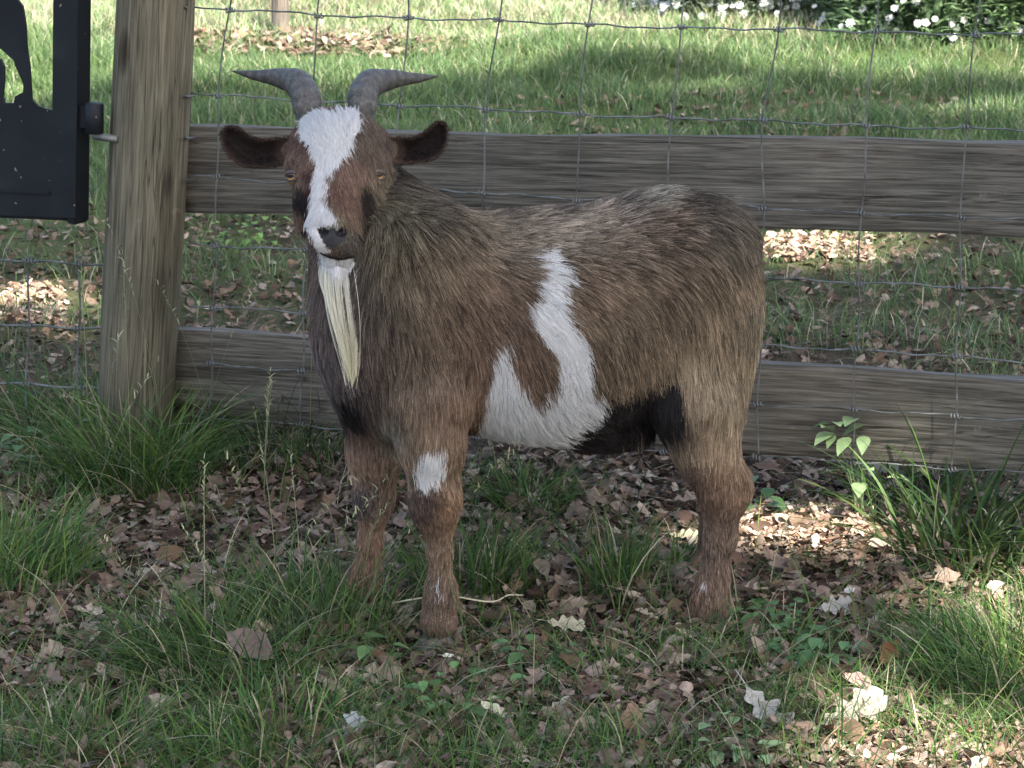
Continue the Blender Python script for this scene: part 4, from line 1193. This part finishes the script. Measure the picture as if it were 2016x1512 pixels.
# dry leaves that can be told apart
LEAF_ME = []
for k, (sv, sf) in enumerate(SHAPES):
    for j in range(2):
        c_ = BROWNS[(k * 2 + j) % len(BROWNS)] * (1.0 + .25 * j)
        LEAF_ME.append(mesh_np('fallen_leaf', sv, sf, M_DEAD, np.tile(c_, (len(sv), 1)), smooth=False))
cnt_l = 0
while cnt_l < 150:
    u, v = random.uniform(0, 2016), random.uniform(985, 1500)
    if random.random() > float(dl_front(np.array([u]), np.array([v]))[0]): continue
    p = on_ground(u, v); p[2] = gz(p[0], p[1]) + .016
    s = random.uniform(.030, .052)
    o = link('fallen_leaf', LEAF_ME[cnt_l % len(LEAF_ME)], None, Matrix.Translation(Vector(p)) @ Matrix.Rotation(random.uniform(0, 6.28), 4, 'Z') @ Matrix.Rotation(random.gauss(0, .45), 4, 'X') @ Matrix.Rotation(random.gauss(0, .35), 4, 'Y') @ Matrix.Scale(s, 4))
    tag(o, 'dry curled brown leaf lying on top of the leaf litter', 'leaf', 'loose brown leaves on the litter')
    cnt_l += 1
def big_leaf(u, v, size, col, label, rz, rx, ry, kind='oak', seed=3, fold=0.0, dz=.02):
    r_ = np.random.default_rng(seed)
    if kind == 'oak':
        t = np.linspace(0, 1, 15); w = np.array([.015, .08, .17, .13, .10, .24, .27, .16, .20, .31, .25, .17, .22, .15, .02])
    else:
        t = np.linspace(0, 1, 11); w = np.array([.01, .12, .2, .25, .28, .28, .26, .22, .16, .09, .01])
    tq = np.linspace(0, 1, len(t) * 2 - 1); w = catmull(np.stack([w, w * 0], -1), len(tq))[:, 0]; t = tq
    V = []; cross = (-1, -.5, 0, .5, 1)
    wl = w * (1 + .15 * np.sin(t * 17 + seed)); wr = np.roll(w, 1) * (1 + .15 * np.sin(t * 13 + 2 * seed)); wr[0] = .01
    for i in range(len(t)):
        for s in cross:
            y = s * (wl[i] if s < 0 else wr[i]); x = t[i] - .5 + (.05 * abs(s))
            z = fold * abs(y) + .25 * x * x + .10 * y * x + .020 * math.sin(9 * t[i] + 3 * s) + .004 * r_.normal()
            V.append((x, y, z))
    k = len(cross); F = []
    for i in range(len(t) - 1):
        for s in range(k - 1):
            a_ = i * k + s; F.append((a_, a_ + 1, a_ + k + 1, a_ + k))
    st_, sf_ = tube_vf([(-.5, 0, .06), (-.62, .02, .05), (-.76, .05, .02)], [.014, .011, .009], 5)
    n0 = len(V); V = np.vstack([np.array(V), st_]); F += [tuple(n0 + i for i in (f if f[2] != f[3] else f[:3])) for f in sf_]
    C = np.tile(np.array(col), (len(V), 1)) * r_.uniform(.9, 1.08, len(V))[:, None]
    vein = np.arange(n0) % k == 2; C[:n0][vein] *= .82
    p = on_ground(u, v); p[2] = gz(p[0], p[1]) + dz
    o = link('fallen_leaf', mesh_np('fallen_leaf', V, F, M_DEAD2, C), None, Matrix.Translation(Vector(p)) @ Matrix.Rotation(rx, 4, 'X') @ Matrix.Rotation(ry, 4, 'Y') @ Matrix.Rotation(rz, 4, 'Z') @ Matrix.Scale(size, 4))
    tag(o, label, 'leaf')
M_DEAD2 = attr_mat('pale_leaf_surface', .7, .25, .38, 70, .15)
PALE = (.34, .325, .295); CREAM = (.36, .34, .24); PINK = (.42, .28, .23); ORNG = (.26, .13, .06)
big_leaf(1505, 1432, .088, PALE, 'large pale grey-white lobed leaf standing up in the grass', -.9, .75, .3, 'oak', 5, .35)
big_leaf(1672, 1432, .098, (.36, .32, .25), 'large cream lobed leaf lying flat near the sunny corner', .45, .5, -.1, 'oak', 8, .2)
big_leaf(1692, 1368, .045, PINK, 'small pinkish dry leaf just above the cream lobed leaf', 2.6, .5, .2, 'oval', 9, .5)
big_leaf(1748, 1310, .045, ORNG, 'orange-brown folded leaf beside the right grass', .8, .9, .2, 'oval', 10, .6)
big_leaf(490, 1345, .072, (.15, .11, .095), 'big mauve-brown leaf propped against the grass tuft', -.5, .95, .1, 'oval', 12, .5, .055)
big_leaf(1110, 1254, .055, CREAM, 'pale yellow-green strip of leaf lying between front and hind hooves', .15, .4, .3, 'oak', 13, .2)
big_leaf(1640, 1222, .050, (.30, .285, .26), 'pale bent leaf scrap right of the hind hoof', .2, .8, .2, 'oak', 14, .5)
big_leaf(1670, 1190, .022, (.42, .41, .38), 'tiny white leaf scrap right of the hind leg', .7, .3, .2, 'oval', 15, .2)
big_leaf(1345, 1077, .045, (.40, .38, .24), 'yellowish leaf lying just left of the hind cannon', .1, .3, .1, 'oak', 16, .2)
big_leaf(880, 1308, .018, (.62, .62, .50), 'tiny round pale leaf just below the front hoof', .3, .2, .2, 'oval', 17, .1)
big_leaf(690, 1480, .05, (.26, .275, .28), 'bluish white crumpled leaf at the bottom edge', 1.2, .7, .2, 'oak', 18, .6)
big_leaf(965, 1430, .034, (.50, .50, .32), 'pale green-yellow leaf at the bottom between grass and litter', -.7, .5, .2, 'oval', 19, .3)
big_leaf(1242, 1452, .05, (.22, .13, .09), 'reddish brown curled leaf near the bottom middle', 1.4, .8, .2, 'oval', 20, .7)
big_leaf(1720, 955, .085, (.50, .49, .45), 'white bent leaf blade hanging under the lower rail', -.7, .9, .2, 'oval', 21, 1.0)
big_leaf(1860, 1160, .045, (.30, .21, .16), 'brown leaf below the broad-bladed grass clump', .4, .5, .2, 'oval', 22, .4)

# ---- grass tufts that stand out
def tuft(u, v, n, rad, hmin, hmax, w, label, dry=.05, mul=1.0, bend=(.2, 1.1), lean=None, segs=5, stems=0, z0=0.0):
    p = on_ground(u, v, z0)
    a = rng.uniform(0, 6.28, n); q = np.sqrt(rng.random(n)) * rad
    x = p[0] + np.cos(a) * q; y = p[1] + np.sin(a) * q
    rt = root_xy(x, y)
    out = a + rng.normal(0, .7, n)
    if lean is not None: out = np.where(rng.random(n) < .45, lean + rng.normal(0, .6, n), out)
    hh = rng.uniform(hmin, hmax, n) * (1 - .35 * (q / rad) ** 2)
    parts = [blades(rt, hh, out, rng.uniform(*bend, n), rng.uniform(.6, 1.3, n) * w, greens(n, dry, mul), segs)]
    for _ in range(stems):
        i = rng.integers(0, n); parts.append(seed_stem(rt[i], rng.uniform(1.2, 1.9) * hmax, out[i] + rng.normal(0, .5), rng.uniform(.1, .45)))
    V, F, C = merge(parts)
    o = link('grass_tuft', mesh_np('grass_tuft', V - np.array([p[0], p[1], 0]), F, M_BLADE, C, smooth=False), None, Matrix.Translation((p[0], p[1], 0)))
    tag(o, label, 'grass tuft', 'grass tufts around the goat')
    return o
def seed_stem(root, h, ang, bend):
    """thin flowering stem with a loose head of pale spikelets"""
    n = 1
    A = blades(root[None], np.array([h]), np.array([ang]), np.array([bend]), np.array([.0017]), np.array([[.19, .20, .11]]), 7, twist=np.array([ang + 1.57]))
    t = np.linspace(.72, 1.0, 12); d = np.array([math.cos(ang), math.sin(ang), 0])
    sp = np.array([root + d * h * bend * (.25 * x + .75 * x * x) + np.array([0, 0, h * x * (1 - .38 * bend * x)]) for x in t])
    k = len(sp)
    Bl = blades(sp, rng.uniform(.007, .014, k), rng.uniform(0, 6.28, k), rng.uniform(.3, 1.2, k), np.full(k, .0026), np.tile([[.34, .36, .20]], (k, 1)) * rng.uniform(.7, 1.1, k)[:, None], 3)
    return merge([A, Bl])
tuft(255, 965, 800, .125, .12, .27, .0030, 'tall grass tuft at the foot of the round post', .10, 1.05, (.3, 1.2), 3.9, 5, 7)
tuft(345, 900, 260, .07, .10, .23, .0040, 'long broad grass blades leaning on the post, beside the lower rail', .06, 1.0, (.4, 1.2), 0.2, 5, 1)
tuft(45, 1150, 480, .10, .08, .20, .0030, 'green grass tuft at the left edge, above the bare leaf patch', .05, 1.2, (.2, 1.0), .4, 5, 2)
tuft(430, 1330, 620, .125, .08, .20, .0030, 'bushy dark grass tuft holding the mauve-brown leaf, left of the front hoof', .06, .9, (.3, 1.3), 3.6, 5, 5)
tuft(640, 1225, 380, .13, .08, .19, .0028, 'grass tuft between the front hooves and the bushy dark tuft', .08, .9, (.2, 1.2), None, 5, 6)
tuft(935, 1160, 260, .085, .07, .17, .0034, 'upright grass tuft just behind the near front leg', .06, .85, (.15, .8), None, 5, 0)
tuft(1215, 1165, 130, .045, .08, .17, .0028, 'thin upright grass tuft under the belly', .08, 1.05, (.1, .6), None, 5, 0)
tuft(1330, 1140, 60, .04, .06, .14, .0030, 'small slanting grass tuft against the hind leg', .05, 1.3, (.5, 1.2), .6, 5, 0)
tuft(1050, 1005, 120, .06, .06, .13, .0045, 'low wide-bladed tuft in the shade beyond the belly', .04, .95, (.3, 1.2), None, 5, 0)
tuft(1890, 1100, 150, .105, .10, .29, .0068, 'broad-bladed grass clump in front of the lower rail', .06, .70, (.4, 1.7), None, 7, 0)
tuft(1985, 1330, 700, .13, .07, .17, .0030, 'fine grass tuft in the sun at the right edge', .12, 1.15, (.2, 1.1), 3.3, 5, 2)
tuft(560, 880, 320, .17, .12, .30, .0030, 'wiry grass along the lower rail, left of the goat chest', .2, .75, (.5, 1.5), None, 6, 6)
tuft(1800, 985, 120, .10, .10, .26, .0042, 'loose grass blades crossing the lower rail on the right', .15, 1.1, (.5, 1.4), None, 6, 0)
tuft(120, 870, 420, .15, .10, .22, .0030, 'long grass below the wire mesh, beside the post', .07, .85, (.3, 1.2), None, 5, 3)
tuft(560, 1475, 520, .14, .05, .12, .0034, 'short green grass tuft near the bottom edge, below the bushy tuft', .06, 1.1, (.2, 1.2), None, 5, 0)
tuft(175, 1500, 620, .17, .05, .12, .0030, 'short grey-green grass tuft in the bottom left corner', .12, .95, (.3, 1.4), None, 5, 0)
# flowering stems that cross the goat
def stem_thing(u, v, h, ang, bend, label, kids=2):
    p = on_ground(u, v); p[2] = gz(p[0], p[1])
    V, F, C = merge([seed_stem(p, h * random.uniform(.85, 1.1), ang + random.gauss(0, .15), bend) for _ in range(kids)])
    o = link('seeding_grass', mesh_np('seeding_grass', V - p, F, M_BLADE, C, smooth=False), None, Matrix.Translation(Vector(p)))
    tag(o, label, 'wild grass')
stem_thing(690, 1290, .33, .35, .5, 'thin flowering grass stems rising in front of the far front leg', 3)
stem_thing(790, 1270, .40, .25, .55, 'flowering grass stem with pale seeds in front of the shoulder', 2)
stem_thing(520, 1000, .24, 1.0, .12, 'upright feathery grass stems in the gap beside the chest', 3)

# ---- leafy weeds
def weed(u, v, n, rad, hmax, lsize, col, label, z0=0.0):
    p = on_ground(u, v, z0); p[2] = gz(p[0], p[1])
    root = empty('weed', tuple(p)); tag(root, label, 'weed', 'leafy weeds in the litter')
    parts, st = [], []
    for i in range(n):
        a = random.uniform(0, 6.28); r = rad * math.sqrt(random.random()); hh = random.uniform(.25, 1) * hmax
        tip = p + np.array([math.cos(a) * r, math.sin(a) * r, hh])
        mid = p * .5 + tip * .5 + np.array([0, 0, .15 * hh])
        st.append(blades(p[None] + rng.normal(0, .004, (1, 3)) * [1, 1, 0], np.array([hh]), np.array([a]), np.array([r / hh]), np.array([.0022]), np.array([col]) * .8, 4))
        s = lsize * random.uniform(.6, 1.2)
        t = np.linspace(0, 1, 6); w = np.array([.02, .24, .32, .28, .16, .01]) * s
        az = a + random.gauss(0, .8); d = np.array([math.cos(az), math.sin(az), 0]); sv = np.array([-d[1], d[0], 0]); el = random.uniform(-.4, .7)
        V = []
        for tt, ww in zip(t, w):
            c_ = tip + d * tt * s * math.cos(el) + np.array([0, 0, s * (tt * math.sin(el) - .35 * tt * tt)])
            V += [c_ - sv * ww + np.array([0, 0, .25 * ww]), c_, c_ + sv * ww + np.array([0, 0, .25 * ww])]
        F = []
        for k in range(5):
            for q in (0, 1):
                a_ = k * 3 + q; F += [(a_, a_ + 1, a_ + 4), (a_, a_ + 4, a_ + 3)]
        cc = np.array(col) * random.uniform(.7, 1.35)
        parts.append((np.array(V), np.array(F), np.tile(cc, (len(V), 1))))
    V, F, C = merge(parts); link('leaves', mesh_np('leaves', V, F, M_LEAF, C), root)['kind'] = 'stuff'
    V, F, C = merge(st); link('stems', mesh_np('stems', V, F, M_BLADE, C, smooth=False), root)
LG = (.085, .16, .055); PG = (.20, .29, .14)
weed(1530, 1250, 34, .05, .05, .026, LG, 'small clover-like weed right of the hind hoof')
weed(1612, 1300, 40, .055, .045, .026, (.075, .15, .06), 'spreading small-leaved weed below the pale leaf scrap')
weed(1692, 1020, 22, .06, .22, .036, PG, 'pale green broad-leaved weed in front of the lower rail')
weed(1490, 1005, 8, .03, .05, .045, (.07, .14, .05), 'round-leaved seedling just behind the hock')
weed(1075, 1330, 14, .05, .05, .028, LG, 'weed sprig in the litter between the hooves, bottom middle')
weed(745, 1300, 8, .03, .05, .034, (.10, .17, .06), 'little broad-leaved sprout left of the near front hoof')
weed(1450, 1490, 12, .04, .045, .030, PG, 'bright weed at the bottom edge below the pale lobed leaf')
weed(910, 1410, 18, .07, .045, .030, (.09, .17, .06), 'sprawling weed at the bottom among brown leaves')
weed(480, 480, 60, .09, .07, .022, (.12, .20, .05), 'bright yellow-green weed behind the fence beside the goat face')
weed(70, 950, 26, .07, .08, .03, (.07, .13, .055), 'dull green weed left of the post tuft')

# ---- dry twig lying before the front hoof
pts = catmull([on_ground(u, v, .02) + np.array([0, 0, z]) for u, v, z in ((770, 1212, .018), (870, 1214, .03), (965, 1212, .02), (1000, 1188, .012), (1030, 1172, .0))], 24)
tag(link('twig', tube_mesh('twig', pts, .0012, attr_mat('twig_bark', .8, .2), 5)), 'thin pale dry stalk lying across the near front foot', 'stalk')
me = bpy.data.objects['twig'].data; a = me.attributes.new('col', 'FLOAT_COLOR', 'POINT'); a.data.foreach_set('color', np.tile([.42, .38, .27, 1.0], len(me.vertices)).astype(np.float32))
# ------------------------------------------------------------------ flowering bushes and sapling behind the lawn
M_BARK = wood_mat('tree_bark', (.05, .042, .035), (.12, .105, .09), (.22, .20, .18), 2, 1.2, .9, .8)
m, nt, b = mat_new('petal_white'); M_PETAL = m
b.inputs['Base Color'].default_value = (.6, .61, .62, 1); b.inputs['Roughness'].default_value = .6
m, nt, b = mat_new('flower_centre'); M_FCEN = m
b.inputs['Base Color'].default_value = (.42, .30, .05, 1); b.inputs['Roughness'].default_value = .8
bm = bmesh.new()
for k in range(11):
    a = k * 2 * math.pi / 11 + random.uniform(-.1, .1); d = Vector((math.cos(a), math.sin(a), 0)); s = Vector((-d.y, d.x, 0))
    dz = random.uniform(-.12, .25)
    q = [bm.verts.new(p) for p in (d * .15 - s * .05, d * .15 + s * .05, d * .7 + s * .15 + Vector((0, 0, dz * .7)), d + s * .05 + Vector((0, 0, dz)), d - s * .05 + Vector((0, 0, dz)), d * .7 - s * .15 + Vector((0, 0, dz * .7)))]
    bm.faces.new(q)
PET = bm_mesh('petals', bm, M_PETAL)
bm = uv_sphere(.25, 10, 6); bmesh.ops.scale(bm, vec=(1, 1, .5), verts=bm.verts); bmesh.ops.translate(bm, vec=(0, 0, .04), verts=bm.verts)
CEN = bm_mesh('flower_centre', bm, M_FCEN, True)
def bush(u, v, rx, ry, hz, nleaf, col, nfl, label, lsize=.045, seed=1, low=.1):
    r_ = np.random.default_rng(seed)
    c = on_ground(u, v); c[2] = 0
    root = empty('flowering_bush', tuple(c)); tag(root, label, 'bush', 'flowering bushes behind the lawn')
    def pts(n, shell):
        d = r_.normal(size=(n, 3)); d[:, 2] = np.abs(d[:, 2]) * .9 + .0; d /= np.linalg.norm(d, axis=1)[:, None]
        bumps = 1 + .16 * noise3(d, 3.2, seed) + .10 * noise3(d, 7, seed + 2)
        s = (shell + (1 - shell) * r_.random(n) ** .5) * bumps
        return d, np.stack([d[:, 0] * rx * s, d[:, 1] * ry * s, low + d[:, 2] * hz * s], -1) + c
    d, P = pts(nleaf, .45)
    ang = np.arctan2(d[:, 1], d[:, 0]) + r_.normal(0, .7, nleaf)
    cc = np.array(col)[None] * r_.uniform(.5, 1.5, nleaf)[:, None]
    V, F, C = blades(P, r_.uniform(.6, 1.3, nleaf) * lsize, ang, r_.uniform(.2, 2.2, nleaf), r_.uniform(.25, .4, nleaf) * lsize, cc, 3, tipc=1.15)
    link('foliage', mesh_np('foliage', V, F, M_LEAF, C), root)['kind'] = 'stuff'
    st = []
    for k in range(26):
        dd, pp = pts(1, .7); e = pp[0]; b0 = c + np.array([r_.normal(0, .06), r_.normal(0, .06), 0])
        st.append(tube_vf(catmull([b0, b0 * .5 + e * .5 + np.array([0, 0, .06]), e], 7), np.linspace(.005, .0015, 7), 5, caps=False))
    V = np.concatenate([s[0] for s in st]); F = []; o_ = 0
    for s in st: F += [tuple(i + o_ for i in f) for f in s[1]]; o_ += len(s[0])
    link('stems', mesh_np('stems', V, F, M_BARK), root)
    d, P = pts(nfl, 1.0)
    lowf = r_.random(nfl) < .8; P[lowf, 2] = c[2] + .03 + (P[lowf, 2] - c[2]) * .28
    for i in range(nfl):
        if d[i] @ -FWD < -.2: d[i, 1] = -abs(d[i, 1])
        nrm = Vector(d[i] * .7 + np.array([0, -.5, .5]) + r_.normal(0, .25, 3)).normalized()
        Mx = Matrix.Translation(Vector(P[i] + d[i] * .02)) @ nrm.to_track_quat('Z', 'Y').to_matrix().to_4x4() @ Matrix.Scale(float(r_.uniform(.008, .015)), 4)
        f = link('flower', PET, root, Mx)
        ce = link('flower_centre', CEN, f); ce.matrix_parent_inverse = Matrix.Identity(4)
bush(1500, 38, .30, .22, .62, 15000, (.19, .24, .16), 380, 'grey-green bush covered in white daisy flowers, behind the lawn', .045, 3, .0)
bush(1850, 68, .36, .28, .75, 22000, (.15, .23, .12), 190, 'dark green bush with few white daisies at the upper right corner', .05, 4, .0)
bush(2120, 85, .28, .22, .5, 9000, (.12, .19, .085), 60, 'green daisy bush cut by the right edge of the picture', .05, 6, .0)

def leaf_cloud(P, size, col, n):
    """diamond leaves folded on the midrib"""
    d = rng.normal(size=(n, 3)); d /= np.linalg.norm(d, axis=1)[:, None]
    e = np.cross(d, rng.normal(size=(n, 3))); e /= np.linalg.norm(e, axis=1)[:, None]
    nn = np.cross(d, e)
    V = np.stack([P - d * size[:, None], P - e * size[:, None] * .55 + nn * size[:, None] * .15, P + d * size[:, None], P + e * size[:, None] * .55 + nn * size[:, None] * .15], 1).reshape(-1, 3)
    F = (np.arange(n)[:, None, None] * 4 + np.array([(0, 1, 2), (0, 2, 3)])[None]).reshape(-1, 3)
    return V, F, np.repeat(col, 4, 0)
def tree_wood(base, tops, r0, name, parent, wob=.1):
    parts = []
    trunk_top = base + np.array([random.gauss(0, .1), random.gauss(0, .1), 1.0]) * 0
    for i, (P, ra, rb) in enumerate(tops):
        parts.append(tube_vf(catmull(P, 14), np.linspace(ra, rb, 14), 12, caps=False))
    V = np.concatenate([s[0] for s in parts]); F = []; o_ = 0
    for s in parts: F += [tuple(i + o_ for i in f) for f in s[1]]; o_ += len(s[0])
    return link(name, mesh_np(name, V, F, M_BARK), parent)
# sapling
sb = on_ground(552, 62); sb[2] = 0
sap = empty('sapling', tuple(sb)); tag(sap, 'slim grey tree trunk standing at the far side of the lawn', 'tree')
tree_wood(sb, [([sb - [0, 0, .1], sb + [.0, 0, .5], sb + [-.02, .02, 1.4], sb + [.03, 0, 2.6]], .027, .012)] + [([sb + [0, 0, 1.5 + .25 * k], sb + [.3 * math.cos(k * 2.4), .3 * math.sin(k * 2.4), 1.9 + .25 * k], sb + [.6 * math.cos(k * 2.4), .6 * math.sin(k * 2.4), 2.2 + .25 * k]], .009, .003) for k in range(5)], .03, 'trunk', sap)
n = 1800
d = rng.normal(size=(n, 3)); d /= np.linalg.norm(d, axis=1)[:, None]
P = sb + np.array([0, 0, 2.5]) + d * np.array([.7, .7, .8]) * (.3 + .7 * rng.random(n) ** .5)[:, None] * (1 + .2 * noise3(d, 4, 3))[:, None]
V, F, C = leaf_cloud(P, rng.uniform(.025, .05, n), np.tile([[.05, .10, .03]], (n, 1)) * rng.uniform(.6, 1.4, n)[:, None], n)
link('crown', mesh_np('crown', V, F, M_LEAF, C, smooth=False), sap)['kind'] = 'stuff'

# ------------------------------------------------------------------ the oaks overhead (out of the picture) that shade the place
HOLES = [  # photograph spot, half axes in metres: gaps in the crowns that let the sun through
    (1580, 1052, .13, .10), (1660, 1050, .09, .09), (1500, 1064, .09, .06), (2010, 1215, .09, .20), (1950, 1255, .05, .07), (1690, 1380, .06, .07), (1830, 1490, .12, .09), (1990, 1440, .04, .04),
    (20, 615, .20, .14), (95, 570, .06, .06), (1590, 492, .18, .12), (1720, 480, .08, .05), (1530, 98, .30, .18), (1720, 120, .22, .14), (1400, 175, .10, .06), (70, 70, .25, .25), (30, 200, .1, .1), (230, 60, .15, .2), (1900, 720, .05, .04), (1960, 225, .12, .08), (420, 100, .14, .14), (700, 105, .16, .09)]
HG = [(on_ground(u, v), a, b_) for u, v, a, b_ in HOLES]
TRUNKS = [np.array([7.6, -4.8, 0]), np.array([6.2, 1.0, 0]), np.array([1.8, -4.6, 0])]
n = 270000
gx_ = rng.uniform(-4.2, 4.2, n); gy_ = rng.uniform(1.0, 10.2, n)
hh = 7.0 + 4.2 * rng.random(n)
edge = 9.0 + .25 * np.sin(gx_ * 2.1 + .6) + .15 * np.sin(gx_ * 5.3)
ok = gy_ < edge
for (p, a, b_) in HG:
    rr = np.hypot((gx_ - p[0]) / a, (gy_ - p[1]) / b_)
    th = np.arctan2(gy_ - p[1], gx_ - p[0])
    ok &= rr > 1.5 + .28 * np.sin(3 * th + p[0] * 9) + .15 * np.sin(5 * th + p[1] * 7)
thin = np.where(gy_ > 6.6, .6, 1.0)
ok &= rng.random(n) < thin
gx_, gy_, hh = gx_[ok], gy_[ok], hh[ok]; n = len(gx_)
P = np.stack([gx_, gy_, 0 * gx_], -1) + SUN[None] * (hh / SUN[2])[:, None]
dd = np.stack([np.hypot(P[:, 0] - t[0], P[:, 1] - t[1]) for t in TRUNKS], 1)
own_t = dd.argmin(1)
LABS = ['large oak tree behind the camera to the right, its crown shading the goat', 'large oak tree well right of the fence, its crown shading the lawn', 'oak tree behind the camera, its crown shading the foreground']
for k, t in enumerate(TRUNKS):
    tr = empty('oak_tree', tuple(t)); tag(tr, LABS[k], 'tree', 'shade trees')
    Q = P[own_t == k]
    limbs = [([t - [0, 0, .2], t + [0.05, 0, 2.2], t + [-.05, .1, 5.0], t + [.1, 0, 8.2]], .26, .13)]
    if len(Q):
        for j in range(9):
            e = Q[rng.integers(0, len(Q))]; b0 = t + np.array([.0, 0, 4.6 + .4 * j])
            limbs.append(([b0, b0 * .6 + e * .4 + [0, 0, .5], e], .09, .02))
    tree_wood(t, limbs, .24, 'trunk', tr)
    if len(Q):
        m_ = len(Q)
        V, F, C = leaf_cloud(Q, rng.uniform(.04, .062, m_), np.tile([[.05, .095, .028]], (m_, 1)) * rng.uniform(.6, 1.4, m_)[:, None], m_)
        link('crown', mesh_np('crown', V, F, M_LEAF, C, smooth=False), tr)['kind'] = 'stuff'
